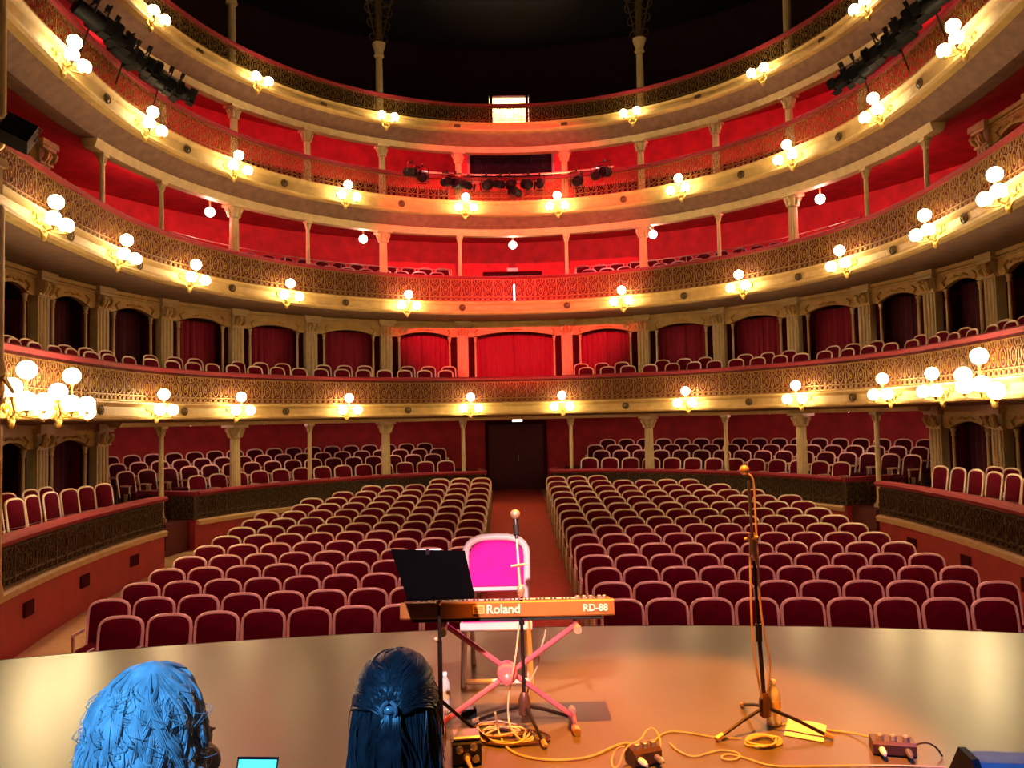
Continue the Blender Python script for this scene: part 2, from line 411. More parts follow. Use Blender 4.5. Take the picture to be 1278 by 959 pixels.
def parapet(label, s0, s1, off, ztop, zl, zbase_fn, lathick):
    root = thing('parapet', label, 'parapet')
    sg = 1 if s1 > s0 else -1
    b = MB()
    n = 24; vs = []
    for i in range(n+1):
        S = s0+(s1-s0)*i/n
        x0, y0, _ = hs(S, off); x1, y1, _ = hs(S, off+.14); zf = zbase_fn(y0)-.08
        vs += [(x0, y0, zf), (x1, y1, zf), (x1, y1, zl-.12), (x0, y0, zl-.12)]
    fs = [(i*4+k, i*4+(k+1) % 4, i*4+4+(k+1) % 4, i*4+4+k) for i in range(n) for k in range(4)]+[(0, 1, 2, 3), (n*4+3, n*4+2, n*4+1, n*4)]
    b.add(vs, fs); base = obj('base_wall', b.mesh('base_wall', 'red_panel'), root)
    l = MB(); sweep(l, [(off-.06, zl-.12), (off-.08, zl-.03), (off-.03, zl), (off+.16, zl), (off+.16, zl-.12)], s0, s1, .3); obj('ledge', l.mesh('ledge', 'ledge', 30), root)
    d = MB(); sweep(d, rect(off+.04, off+.10, zl, ztop-.08), s0, s1, .3); obj('backing_board', d.mesh('backing_board', 'dark_panel'), root)
    r = MB(); sweep(r, [(off-.06, ztop-.10), (off-.09, ztop-.04), (off-.05, ztop), (off+.18, ztop), (off+.22, ztop-.04), (off+.18, ztop-.10)], s0, s1, .3)
    ra = obj('railing', r.mesh('railing', 'red_rail', 40), root)
    a, b2 = min(s0, s1), max(s0, s1)
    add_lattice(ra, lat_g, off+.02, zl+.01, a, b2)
    return root, base
ME_VENT = MB().box((0, 0, 0), (.30, .03, .20)).mesh('vent', 'velvet_dark')
for s, nm in ((-1, 'left'), (1, 'right')):
    root, _ = parapet('curved parapet with dark lattice before the %s parterre seats' % nm, s*1.0, s*9.45, 0, .36, -.28, zfloor, 0)
    # end panels: at the aisle and at the side entrance
    for S, o1, pn in ((s*1.0, .9, 'aisle_return'), (s*9.45, 1.6, 'entrance_return')):
        e = MB(); x, y, r = hs(S, 0)
        e.box((0, o1/2, (-1.1-.28)/2), (.10, o1, -.28+1.1)); lo = obj(pn, e.mesh(pn, 'red_panel'), root, (x, y, 0), (0, 0, r))
        e = MB(); e.box((0, o1/2, 0), (.08, o1, .56)); obj('end_panel', e.mesh('end_panel', 'dark_panel'), lo, (0, 0, 0))
        e = MB(); e.box((0, o1/2, .31), (.18, o1+.1, .10)); obj('end_rail', e.mesh('end_rail', 'red_rail'), lo)
        w = o1/max(1, round(o1/PW))
        for i in range(max(1, round(o1/PW))):
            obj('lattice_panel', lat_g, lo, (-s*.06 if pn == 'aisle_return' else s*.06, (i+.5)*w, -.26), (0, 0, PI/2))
    root, base = parapet('curved parapet with dark lattice before the %s side boxes' % nm, s*11.2, s*SEND, -.5, .42, -.26, zfloor, 0)
    for S in (12.4, 14.3, 16.2):
        x, y, r = hs(s*S, -.51); obj('vent', ME_VENT, base, (x, y, -.66), (0, 0, r))
    # entrance steps between
    st = thing('entrance_steps', 'dark steps of the %s side entrance between the parapets' % nm, 'steps')
    for i in range(3):
        e = MB(); sweep(e, rect(.15+.4*i, 1.5, -1.15, -.86+.2*i), s*9.58, s*11.12, .4); obj('step', e.mesh('step', 'parterre_carpet'), st)
    # a dark cupboard-like panel that closes the gap
# door at the end of the aisle
x, y, r = hs(0, WALL); zd = zfloor(23)
dr = struct(obj('door_1', None, None, (0, y-.03, zd)), 'tall dark maroon double door at the end of the centre aisle')
fr = MB(); fr.box((-1.02, 0, 1.15), (.12, .14, 2.3)); fr.box((1.02, 0, 1.15), (.12, .14, 2.3)); fr.box((0, 0, 2.34), (2.16, .14, .14))
obj('door_frame', fr.mesh('door_frame', 'velvet_dark'), dr)
for s in (-1, 1):
    lf = MB(); lf.box((s*.482, 0, 1.14), (.962, .06, 2.28))
    for zc, zh in ((.45, .6), (1.5, 1.1)): lf.box((s*.49, -.035, zc+.05), (.70, .03, zh))
    d_ = obj('door_leaf', lf.mesh('door_leaf', 'door_wood'), dr)
    hm = MB(); hm.tube([(s*.08, -.06, 1.0), (s*.08, -.10, 1.02), (s*.08, -.10, 1.2), (s*.08, -.06, 1.22)], .012, 6); obj('door_handle', hm.mesh('door_handle', 'gold', 40), d_)

# ------------------------------------------------------------------ columns
def column_kit(r, h, big):
    sh = MB()
    if big:
        nf = 14; vs = []; prof = [(1.0, .12), (.97, h*.33), (.86, h-.34)]
        for rr, z in prof:
            for i in range(nf*2):
                a = PI*i/nf; q = r*rr*(1 if i % 2 else .88); vs.append((q*math.cos(a), q*math.sin(a), z))
        m = nf*2
        sh.add(vs, [(j*m+i, j*m+(i+1) % m, (j+1)*m+(i+1) % m, (j+1)*m+i) for j in range(2) for i in range(m)])
    else: sh.lathe([(r, .1), (r*.95, h*.5), (r*.85, h-.2)], 12)
    ba = MB(); ba.box((0, 0, .04), (r*2.8, r*2.8, .08)); ba.lathe([(r*1.35, .08), (r*1.4, .11), (r*1.15, .14), (r*1.1, .18), (r, .2)], 14)
    c = MB(); hc = .30 if big else .20
    c.lathe([(r*.9, h-hc-.03), (r*1.1, h-hc), (r*.95, h-hc+.03), (r*1.05, h-hc*.6), (r*1.45, h-.07), (r*1.5, h-.05)], 14)
    c.box((0, 0, h-.03), (r*3.4, r*3.4, .06))
    lf = MB()
    for i in range(8):
        a = PI*i/4
        lf.tube([(r*math.cos(a), r*math.sin(a), h-hc), (r*1.25*math.cos(a), r*1.25*math.sin(a), h-hc*.55), (r*1.75*math.cos(a), r*1.75*math.sin(a), h-hc*.35), (r*1.6*math.cos(a), r*1.6*math.sin(a), h-hc*.55)], [r*.28, r*.3, r*.22, r*.1], 5)
    cm = c.mesh('capital', 'cream_light', 40); lm = lf.mesh('capital_leaves', 'cream_light', 40)
    return [('shaft', sh.mesh('shaft', 'cream_light', 20), (0, 0, 0), []), ('base', ba.mesh('base', 'cream_light', 40), (0, 0, 0), []),
            ('capital', cm, (0, 0, 0), [('capital_leaves', lm, (0, 0, 0))])]
CS = [1.5, 3.65, 5.75, 7.8, 9.85]
def columns(zb, h, Ss, bigs, tier, rb, rt_):
    kb, kt = column_kit(rb, h, True), column_kit(rt_, h, False)
    for s in (-1, 1):
        for i, S in enumerate(Ss):
            x, y, r = hs(s*S, .6); big = i in bigs
            place(kb if big else kt, 'column', '%s cream column %s, %s %s of the middle' % ('thick fluted' if big else 'slender', tier, ORD[i+1], side(s)), 'column', (x, y, zb), r, 'columns '+tier)
columns(-.30, 1.96-.04-.09+.30, CS, (1, 3), 'under the lowest balcony', .135, .06)
columns(5.30, 7.84-.28-.18-5.30, CS+[11.6], (1, 3), 'on the second balcony', .125, .055)
columns(8.28, 10.36-.28-.15-8.28, CS, (0, 1, 2, 3, 4), 'on the third balcony', .105, .055)
# tall columns of the top gallery with openwork brackets
def tall_kit():
    h = 15.2-10.66; sh = MB().lathe([(.11, .1), (.105, 1.2), (.095, h-2.6)], 14)
    ba = MB(); ba.box((0, 0, .05), (.32, .32, .1)); ba.lathe([(.15, .1), (.16, .13), (.12, .18)], 14)
    c = MB(); c.lathe([(.1, h-2.66), (.15, h-2.62), (.12, h-2.5), (.19, h-2.3), (.2, h-2.24)], 14)
    up = MB(); up.box((0, 0, h-1.12), (.16, .16, 2.24))
    for s in (-1, 1):
        for q in range(5):
            cz = h-2.05+.42*q; rr = .10+.035*q
            up.tube([(s*(.08+rr)+rr*math.cos(2*PI*i/10), 0, cz+rr*math.sin(2*PI*i/10)) for i in range(10)], .018, 4, True)
        up.tube([(s*.08, 0, h-2.2), (s*.26, 0, h-1.4), (s*.6, 0, h-.05)], .025, 5)
    return [('shaft', sh.mesh('shaft', 'cream_light', 40), (0, 0, 0), []), ('base', ba.mesh('base', 'cream_light', 40), (0, 0, 0), []),
            ('capital', c.mesh('capital', 'cream_light', 40), (0, 0, 0), []), ('bracket', up.mesh('bracket', 'dark_bronze'), (0, 0, 0), [])]
tk = tall_kit()
for s in (-1, 1):
    for i, S in enumerate((3.7, 7.85, 11.9)):
        x, y, r = hs(s*S, .6); place(tk, 'column', 'tall column rising from the top gallery, %s %s of the middle' % (ORD[i+1], side(s)), 'column', (x, y, 10.66), r, 'columns of the top gallery')

# ------------------------------------------------------------------ box fronts (pilasters, arched lintels, colonettes, curtains)
LOFF = 1.7
LS = [1.36, 3.33, 5.25, 7.1, 8.85, 10.42, 11.9, 13.4, 14.9, 16.4]
def pil_kit(h, tagn):
    w = .34
    sh = MB(); sh.box((0, 0, h/2), (w, .26, h-.02))
    for i in (-1, 0, 1): sh.tube([(i*.10, -.135, .32), (i*.10, -.135, h-.5)], .036, 8)
    ba = MB(); ba.box((0, -.02, .14), (w+.08, .32, .28)); ba.box((0, -.02, .30), (w+.04, .30, .04))
    sh.box((0, -.03, h-.45), (w+.06, .30, .05))
    ca = MB(); ca.box((0, -.06, h-.06), (w+.16, .40, .12)); ca.box((0, -.05, h-.15), (w+.08, .36, .06))
    br = MB()
    for s in (-1, 1):
        br.tube([(s*.10, -.16, h-.42), (s*.12, -.24, h-.36), (s*.14, -.27, h-.28), (s*.12, -.22, h-.22)], [.04, .05, .05, .03], 6)
        br.sphere((s*.12, -.26, h-.27), .055, 8, 6)
    br.tube([(0, -.15, h-.45), (0, -.24, h-.3), (0, -.17, h-.2)], .05, 6)
    return [('shaft', sh.mesh('shaft', 'cream_light', 30), (0, 0, 0), []), ('base', ba.mesh('base', 'cream_light'), (0, 0, 0), []),
            ('capital', ca.mesh('capital', 'cream_light'), (0, 0, 0), [('capital_scroll', br.mesh('capital_scroll', 'cream', 40), (0, 0, 0))])]
def bay_kit(w, h, open_w):
    li = MB(); hw = w/2-.17; zc = h-.46; N = 14
    ow = open_w/2+.03
    poly = [(-hw, h), (-hw, zc-.02), (-ow-.05, zc-.02), (-ow-.02, zc)]
    poly += [(-ow+2*ow*i/N, zc+.13*(1-((-1+2*i/N)**2))) for i in range(N+1)]
    poly += [(ow+.02, zc), (ow+.05, zc-.02), (hw, zc-.02), (hw, h)]
    li.prism(poly, -.06, .06)
    li.box((0, -.09, h-.05), (hw*2, .10, .08)); li.box((0, -.075, h-.13), (hw*2, .04, .03))
    orn = MB()
    for s in (-1, 1):
        orn.tube([(0, -.08, zc+.17), (s*.12, -.09, zc+.22), (s*.24, -.08, zc+.17)], .018, 5); orn.sphere((s*.14, -.08, zc+.20), .03, 6, 4)
        orn.tube([(s*(ow-.05), -.08, zc+.04), (s*(ow+.01), -.09, zc+.14), (s*(ow-.1), -.08, zc+.22)], .022, 5)
    co = MB(); co.lathe([(.05, 0), (.05, .1), (.035, .13), (.032, h*.5), (.028, zc-.18), (.045, zc-.16), (.035, zc-.12), (.06, zc-.03), (.065, zc-.02)], 10)
    cm = co.mesh('colonette', 'cream_light', 40)
    ja = MB().box((0, .10, zc/2), (hw-ow, .03, zc)).mesh('jamb_panel', 'velvet_dark')
    kit = [('lintel', li.mesh('lintel', 'cream', 30), (0, 0, 0), [('lintel_ornament', orn.mesh('lintel_ornament', 'gold', 40), (0, 0, 0))]),
           ('colonette', cm, (-ow, 0, 0), []), ('colonette', cm, (ow, 0, 0), []), ('jamb_panel', ja, (-(ow+hw)/2, 0, 0), []), ('jamb_panel', ja, ((ow+hw)/2, 0, 0), [])]
    return kit
def curtain_mesh(w, h, m_):
    mb = MB(); n = 60; vs = []; fs = []
    for j in range(5):
        for i in range(n+1):
            u = i/n; x = (u-.5)*w; yy = .035*math.sin(u*w*38+.6*math.sin(u*9))*(.6+.4*j/4)
            if abs(u-.5) < .01: yy += .05
            vs.append((x, yy, h*(1-j/4)))
    for j in range(4):
        for i in range(n):
            a = j*(n+1)+i; fs.append((a, a+1, a+n+2, a+n+1))
    mb.add(vs, fs)
    mb.add([(x, y+.012, z) for x, y, z in vs], [tuple(reversed(f)) for f in fs])
    return mb.mesh('curtain', m_, 60)
def loggia(zb, zt, bays, tier, m_of):
    h = zt-zb; pk = pil_kit(h, tier); done = set()
    for (a, b) in bays:
        xa, ya, _ = hs(a, LOFF); xb, yb, _ = hs(b, LOFF)
        w = math.hypot(xb-xa, yb-ya); xm, ym, rm = hs((a+b)/2, LOFF)
        cx, cy = (xa+xb)/2, (ya+yb)/2
        ow = w-.88
        mid = (a+b)/2
        i = None
        if abs(mid) < .1: nm = 'in the middle'
        else:
            q = [k for k in range(len(LS)-1) if abs((LS[k]+LS[k+1])/2-abs(mid)) < .1][0]+1
            nm = '%s bay %s of the middle' % (ORD[q], side(mid))
        place(bay_kit(w, h, ow), 'opera_box', 'cream arched opera box %s, %s' % (tier, nm), 'opera box', (cx, cy, zb), rm, 'opera boxes '+tier)
        cu = obj('curtain', curtain_mesh(ow+.25, h-.36, m_of(mid)), None, (cx+math.sin(-rm)*.42*1, cy+math.cos(rm)*.42, zb), (0, 0, rm))
        tag(cu, '%s curtain %s, %s' % ('bright red' if m_of(mid) == 'curtain' else 'dark red', tier, nm), 'curtain', 'curtains '+tier)
        for S, (px, py) in ((a, (xa, ya)), (b, (xb, yb))):
            if round(S, 2) in done: continue
            done.add(round(S, 2)); q = [k for k, v in enumerate(LS) if abs(v-abs(S)) < .01][0]+1
            place(pk, 'pilaster', 'cream pilaster %s, %s %s of the middle' % (tier, ORD[q], side(S)), 'pilaster', (px, py, zb), hs(S, LOFF)[2], 'pilasters '+tier)
bays1 = [(-LS[0], LS[0])]+[(s*LS[k], s*LS[k+1]) for k in range(8) for s in (-1, 1)]
bays1 = [tuple(sorted(b)) for b in bays1]
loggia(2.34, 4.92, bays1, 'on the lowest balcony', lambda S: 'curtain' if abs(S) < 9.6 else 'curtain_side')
baysg = [tuple(sorted((s*LS[k], s*LS[k+1]))) for k in (5, 6, 7, 8) for s in (-1, 1)]
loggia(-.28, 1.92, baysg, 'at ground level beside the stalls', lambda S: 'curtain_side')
bays2 = [tuple(sorted((s*LS[k], s*LS[k+1]))) for k in (6, 7, 8) for s in (-1, 1)]
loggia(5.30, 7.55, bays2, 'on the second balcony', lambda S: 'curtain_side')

# ------------------------------------------------------------------ seats
def arch(w, h0, h1, n=10, inset=0.0, rise=.10):
    """outline of a seat back in xz: straight sides with rounded shoulders and a shallow arch"""
    hw = w/2-inset; top = h1-inset; sh = top-rise
    pts = [(-hw*.97, h0), (-hw, sh-.09)]
    for i in range(n+1):
        a = PI-PI*i/n; c_, s_ = math.cos(a), math.sin(a)
        pts.append((hw*math.copysign(abs(c_)**.74, c_), sh-.05+(rise+.05)*abs(s_)**.66))
    pts += [(hw, sh-.09), (hw*.97, h0)]
    return pts
def tilted(mb, h0, ang):
    t = math.tan(ang); mb.v = [(x, y+(z-h0)*t, z) for x, y, z in mb.v]; return mb
def seat_kit(w, h, mback, mframe, mmetal, dark=False):
    hs0 = .42; ang = R_(10); yb = .20
    fr = MB(); pts = arch(w, hs0-.06, h); fr.tube([(x, yb, z) for x, z in pts], .020, 6); tilted(fr, hs0, ang)
    bk = MB(); poly = arch(w, hs0-.04, h, 10, .016)
    n = len(poly); cxm = sum(p[0] for p in poly)/n; cz = (hs0+h)/2
    ins = [(p[0]*.86, cz+(p[1]-cz)*.88) for p in poly]
    bk.add([(x, yb-.012, z) for x, z in poly]+[(x, yb-.038, z) for x, z in ins]+[(x, yb+.025, z) for x, z in poly],
           [tuple(range(n, 2*n))]+[(i, (i+1) % n, n+(i+1) % n, n+i) for i in range(n)]+[(i, 2*n+i, 2*n+(i+1) % n, (i+1) % n) for i in range(n)]+[tuple(range(3*n-1, 2*n-1, -1))])
    tilted(bk, hs0, ang)
    se = MB(); sw = w-.06
    vs = []
    for z, k in ((.36, .96), (.40, 1), (.44, .98), (.46, .86)):
        for x, y in ((-1, -1), (1, -1), (1, 1), (-1, 1)): vs.append((x*sw/2*k, -.02+y*.22*k, z))
    se.add(vs, [(3, 2, 1, 0)]+[(j*4+i, j*4+(i+1) % 4, (j+1)*4+(i+1) % 4, (j+1)*4+i) for j in range(3) for i in range(4)]+[(12, 13, 14, 15)])
    ar = MB(); ar.box((0, 0, .62), (.024, .30, .035)); ar.tube([(0, -.10, .62), (0, -.10, .45)], .011, 5)
    le = MB(); le.box((0, 0, .22), (.022, .10, .44)); le.box((0, 0, .012), (.024, .26, .024)); le.tube([(0, -.12, .02), (0, -.14, .6)], .011, 5)
    am, lm = ar.mesh('armrest', mframe, 40), le.mesh('leg', mmetal, 40)
    x = w/2+.006
    return [('backrest', bk.mesh('backrest', mback, 50), (0, 0, 0), []), ('back_frame', fr.mesh('back_frame', mframe, 60), (0, 0, 0), []),
            ('seat', se.mesh('seat', mback, 50), (0, 0, 0), []),
            ('armrest', am, (-x, 0, 0), []), ('armrest', am, (x, 0, 0), []), ('leg', lm, (-x, 0, 0), []), ('leg', lm, (x, 0, 0), [])]
stall = seat_kit(.475, .93, 'velvet', 'cream_frame', 'seat_metal')
CR = [9, 10, 10, 10, 10, 10, 10, 10, 10, 10, 10, 9, 8, 7, 3]
CL = [8, 9, 9, 9, 9, 9, 9, 9, 9, 9, 8, 8, 7, 6, 3]
for i in range(15):
    sp = .512+.0042*i
    for s, cnt in ((-1, CL[i]), (1, CR[i])):
        for k in range(cnt):
            X = 1.03+sp*k; Y = 9.0+.88*i-X*X/70; X *= s
            place(stall, 'stall_seat', 'cream-framed burgundy stall seat, %s row from the stage, %s %s of the centre aisle' % (ORD[i+1], ORD[k+1], side(s)),
                  'theatre seat', (X, Y-.2, zfloor(9.0+.88*i)), s*R_(abs(X)*.9)*-1, 'stall seats', (sp/.512, 1, 1))
# parterre seats
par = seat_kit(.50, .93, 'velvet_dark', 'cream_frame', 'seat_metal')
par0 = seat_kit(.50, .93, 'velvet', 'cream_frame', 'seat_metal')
for rI, (off, zf) in enumerate(((.62, -.30), (1.55, -.12), (2.45, .02), (3.35, .17))):
    for s in (-1, 1):
        S = 1.9 if rI else 1.95; k = 0
        smax = 9.1 if rI == 0 else 9.75
        st = .60*RAD/(RAD+off)
        if rI % 2: S += st*.5
        while S < smax:
            x, y, r = hs(s*S, off)
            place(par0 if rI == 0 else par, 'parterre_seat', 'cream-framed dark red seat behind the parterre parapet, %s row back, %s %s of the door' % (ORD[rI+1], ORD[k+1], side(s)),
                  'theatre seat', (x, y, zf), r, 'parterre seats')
            S += st; k += 1
# light movable chairs with cream frames (lowest balcony and side boxes)
def box_chair_kit(w, h):
    hs0 = .46; ang = R_(8); yb = .19
    fr = MB(); pts = arch(w, hs0, h, 10, 0, .09); fr.tube([(x, yb, z) for x, z in pts], .019, 6); fr.tube([(-w/2, yb, .58), (w/2, yb, .58)], .014, 5); tilted(fr, hs0, ang)
    bk = MB(); poly = arch(w, .58, h, 10, .02, .09); n = len(poly)
    bk.add([(x, yb-.012, z) for x, z in poly]+[(x*.85, yb-.03, .78+(z-.78)*.87) for x, z in poly]+[(x, yb+.016, z) for x, z in poly],
           [tuple(range(n, 2*n))]+[(i, (i+1) % n, n+(i+1) % n, n+i) for i in range(n)]+[(i, 2*n+i, 2*n+(i+1) % n, (i+1) % n) for i in range(n)]+[tuple(range(3*n-1, 2*n-1, -1))]); tilted(bk, hs0, ang)
    se = MB(); se.box((0, 0, .445), (w*.98, .40, .05)); se.box((0, 0, .475), (w*.88, .35, .03))
    sf = MB(); 
    for sx in (-1, 1): sf.box((sx*w*.48, 0, .41), (.025, .38, .03))
    for sy in (-1, 1): sf.box((0, sy*.18, .41), (w*.94, .025, .03))
    lg = MB().tube([(0, 0, 0), (0, 0, .42)], [.014, .02], 6).mesh('leg', 'cream_frame', 40)
    return [('backrest', bk.mesh('backrest', 'velvet', 50), (0, 0, 0), []), ('back_frame', fr.mesh('back_frame', 'cream_frame', 60), (0, 0, 0), []),
            ('seat', se.mesh('seat', 'velvet'), (0, 0, 0), []), ('seat_frame', sf.mesh('seat_frame', 'cream_frame'), (0, 0, 0), [])] + \
           [('leg', lg, (sx*w*.45, sy*.17, 0), []) for sx in (-1, 1) for sy in (-1, 1)]
bck = box_chair_kit(.43, 1.0)
for rI, (off, S0) in enumerate(((.46, 1.95), (1.08, 1.75))):
    for s in (-1, 1):
        S = S0; k = 0; q = 0
        while S < 15.0:
            if not (rI == 1 and q % 4 == 3):
                x, y, r = hs(s*S, off)
                place(bck, 'box_chair', 'cream-framed red chair on the lowest balcony, %s row, %s %s of the middle' % (('front', 'rear')[rI], ORD[k+1], side(s)),
                      'chair', (x, y, 2.34+.16*rI), r+R_(random.uniform(-7, 7)), 'balcony chairs', (1, 1, 1.0))
                k += 1
            S += .62*RAD/(RAD+off)+random.uniform(-.03, .03); q += 1
bcs = box_chair_kit(.40, 1.02)
for rI, (off, SS) in enumerate(((.10, [12.0+.56*i for i in range(9)]), (.85, [12.5, 12.95, 13.7, 14.6, 15.1, 15.9]))):
    for s in (-1, 1):
        for k, S in enumerate(SS):
            x, y, r = hs(s*S, off)
            place(bcs, 'box_chair', 'tall cream-framed red chair in the %s side boxes, %s row, %s from the entrance' % (side(s), ('front', 'rear')[rI], ORD[k+1]),
                  'chair', (x, y, -.28), r+s*R_(10)+R_(random.uniform(-8, 8)), 'side box chairs')
# gallery seats on the second balcony
gal = seat_kit(.46, .90, 'velvet_dark', 'silver', 'black_metal')
gst = MB()
for s in (-1, 1):
    sweep(gst, [(1.0, 5.30), (1.0, 5.44), (1.9, 5.44), (1.9, 5.76), (2.8, 5.76), (2.8, 6.08), (WALL, 6.08), (WALL, 5.30)], s*1.25, s*10.3, .4)
struct(obj('floor_gallery', gst.mesh('floor_gallery', 'parterre_carpet')), 'stepped dark floor of the second balcony')
for rI, (off, zf) in enumerate(((1.45, 5.44), (2.35, 5.76), (3.25, 6.08))):
    for s in (-1, 1):
        S = 1.65; k = 0
        if rI == 1: S += .22
        while S < 9.9:
            x, y, r = hs(s*S, off)
            place(gal, 'gallery_seat', 'dark metal-edged gallery seat on the second balcony, %s row, %s %s of the middle' % (ORD[rI+1], ORD[k+1], side(s)), 'theatre seat', (x, y, zf), r, 'gallery seats')
            S += .56*RAD/(RAD+off); k += 1
# handrail of the gallery
for s in (-1, 1):
    t = thing('handrail', 'thin metal handrail among the gallery seats, %s half' % side(s), 'handrail')
    m = MB(); m.tube([(*hs(s*(1.7+.4*i), .95)[:2], 6.42) for i in range(20)], .014, 5); obj('rail_bar', m.mesh('rail_bar', 'silver', 40), t)
    for i in range(6):
        x, y, _ = hs(s*(1.7+1.5*i), .95); m = MB().tube([(0, 0, 5.3), (0, 0, 6.42)], .013, 5); obj('post', m.mesh('post', 'silver', 40), t, (x, y, 0))

# ------------------------------------------------------------------ wall bracket lamps
def lamp_parts():
    br = MB()
    br.lathe([(.11, 0), (.12, .02), (.09, .05), (.05, .07), (.03, .07)], 12, (0, 0, 0), 'y')
    for sg in (-1, 1): br.tube([(sg*.03, -.03, -.05), (sg*.10, -.05, -.16), (sg*.05, -.07, -.24), (0, -.06, -.20)], .022, 5)
    br.sphere((0, -.06, -.26), (.05, .05, .07), 8, 6)
    for sg in (-1, 1):
        br.tube([(sg*(.18+.07*math.cos(a)), -.02, .02+.07*math.sin(a)) for a in [2*PI*i/10 for i in range(10)]], .014, 5, True)
    return br.mesh('bracket', 'gold', 40)
ME_BR = lamp_parts()
ME_GLOBE = MB().sphere((0, 0, 0), .118, 14, 10).mesh('globe', 'globe', 80)
ME_CUP = MB().lathe([(.02, -.15), (.03, -.12), (.055, -.10), (.05, -.085), (.01, -.085)], 10).mesh('globe_cup', 'gold', 40)
def arm_mesh(dx, dz, dy):
    m = MB(); pts = [(0, -.05, -.05), (dx*.35, dy*.5, -.17), (dx*.75, dy*.95, -.16+dz*.2), (dx, dy, dz-.14)]
    m.tube(pts, .014, 6); return m.mesh('arm', 'gold', 40)
ARMS = {}
LIGHT_WARM = (1, .62, .25)
def wall_lamp(S, z, globes, label, power, off=-.06, sc_=1.0):
    x, y, r = hs(S, off)
    t = thing('wall_lamp', label, 'wall lamp', (x, y, z), r, 'balcony wall lamps', (sc_,)*3)
    obj('bracket', ME_BR, t)
    for g in globes:
        if g not in ARMS: ARMS[g] = arm_mesh(*g)
        a = obj('arm', ARMS[g], t); obj('globe_cup', ME_CUP, a, (g[0], g[2], g[1]))
        obj('globe', ME_GLOBE, t, (g[0], g[2], g[1]))
    light('lamp_light', 'POINT', (0, -.36, .12), power, LIGHT_WARM, t, .06)
G3 = ((0, .30, -.24), (-.22, -.02, -.30), (.22, -.02, -.30))
G2 = ((-.19, .02, -.26), (.19, .02, -.26))
G5 = ((0, .42, -.24), (-.24, .02, -.34), (.24, .02, -.34), (-.44, .18, -.26), (.44, -.08, -.26))
TN = {1: 'lowest balcony', 2: 'second balcony', 3: 'third balcony', 4: 'top gallery'}
LAMPS = {1: (2.20, [-15.9, -14.4, -10.9, -8.35, -5.04, -1.38, 1.36, 5.06, 8.4, 11.2, 13.0, 14.7]),
         2: (5.12, [-14.9, -12.3, -9.8, -6.8, -3.2, 3.23, 6.78, 9.95, 13.0, 15.4]),
         3: (8.02, [-14.3, -11.3, -8.4, -5.0, -1.42, 1.36, 5.05, 8.4, 11.3, 14.3]),
         4: (10.44, [-11.1, -7.65, -3.75, 3.65, 7.6, 11.0])}
for k, (z, Ss) in LAMPS.items():
    for S in Ss:
        n_ = sorted([abs(q) for q in Ss if q*S > 0]).index(abs(S))+1
        big = k == 1 and abs(S) > 13.5
        gl = G2 if k == 4 else (G5 if big else G3)
        wall_lamp(S, z, gl, 'gilt wall lamp with %s glowing globes on the %s, %s %s of the middle' % ({2: 'two', 3: 'three', 5: 'five'}[len(gl)], TN[k], ORD[n_], side(S)),
                  LAMP_W*(1.5 if big else {1: 1.0, 2: .85, 3: .58, 4: .24}[k]), sc_=1.15 if big else 1.0)
# ceiling globes of the second balcony
ME_ROSE = MB().lathe([(.09, .35), (.09, .32), (.03, .30), (.02, .02), (.05, 0), (.01, -.02)], 10).mesh('ceiling_rose', 'cream', 40)
ME_CB = MB().sphere((0, 0, -.11), .125, 14, 10).mesh('globe', 'bulb_white', 80)
for S, nm in ((-8.0, 'far left'), (-4.0, 'left of the middle'), (0, 'in the middle'), (3.75, 'right of the middle'), (8.1, 'far right')):
    x, y, r = hs(S, 1.25)
    t = thing('ceiling_lamp', 'round glowing ceiling globe on the second balcony, %s' % nm, 'ceiling lamp', (x, y, 7.38), r, 'gallery ceiling lamps')
    obj('ceiling_rose', ME_ROSE, t); obj('globe', ME_CB, t); light('lamp_light', 'POINT', (0, 0, -.34), 60, (1, .40, .30), t, .08)
# small ceiling lights under the lowest balcony
ME_FL = MB().lathe([(.13, .05), (.14, .02), (.12, 0), (.11, -.0)], 12).mesh('housing', 'cream', 40)
ME_FD = MB().lathe([(.11, .0), (.10, -.02), (.05, -.035), (.01, -.04)], 12).mesh('diffuser', 'bulb_white', 60)
for S, nm in ((-8.2, 'far left'), (-6.4, 'left'), (-3.0, 'left of the door'), (3.0, 'right of the door'), (6.4, 'right'), (8.3, 'far right')):
    x, y, r = hs(S, 1.7)
    t = thing('ceiling_light', 'small flat light under the lowest balcony, %s' % nm, 'ceiling lamp', (x, y, 1.87), r, 'parterre ceiling lights')
    obj('housing', ME_FL, t); obj('diffuser', ME_FD, t); light('lamp_light', 'POINT', (0, 0, -.12), 26, (1, .42, .34), t, .06)
for zc, tier, pw, Ss in ((7.79, 'second balcony', 150, (-9.2, -6.7, -2.2, 2.2, 6.7, 9.2)), (10.52, 'third balcony', 150, (-10.2, -7.4, -4.6, -2.2, 2.2, 4.6, 7.4, 10.2))):  # added lamps, hidden above the beams, to redden the gallery walls
    for S in Ss:
        n_ = sorted([abs(q) for q in Ss if q*S > 0]).index(abs(S))+1
        x, y, r = hs(S, 1.5)
        t = thing('ceiling_light', 'added hidden flat light on the ceiling of the %s, %s %s of the middle' % (tier, ORD[n_], side(S)), 'ceiling lamp', (x, y, zc), r, 'added gallery flat lights')
        obj('housing', ME_FL, t); obj('diffuser', ME_FD, t); light('lamp_light', 'POINT', (0, 0, -.16), pw, (1, .13, .15), t, .06)
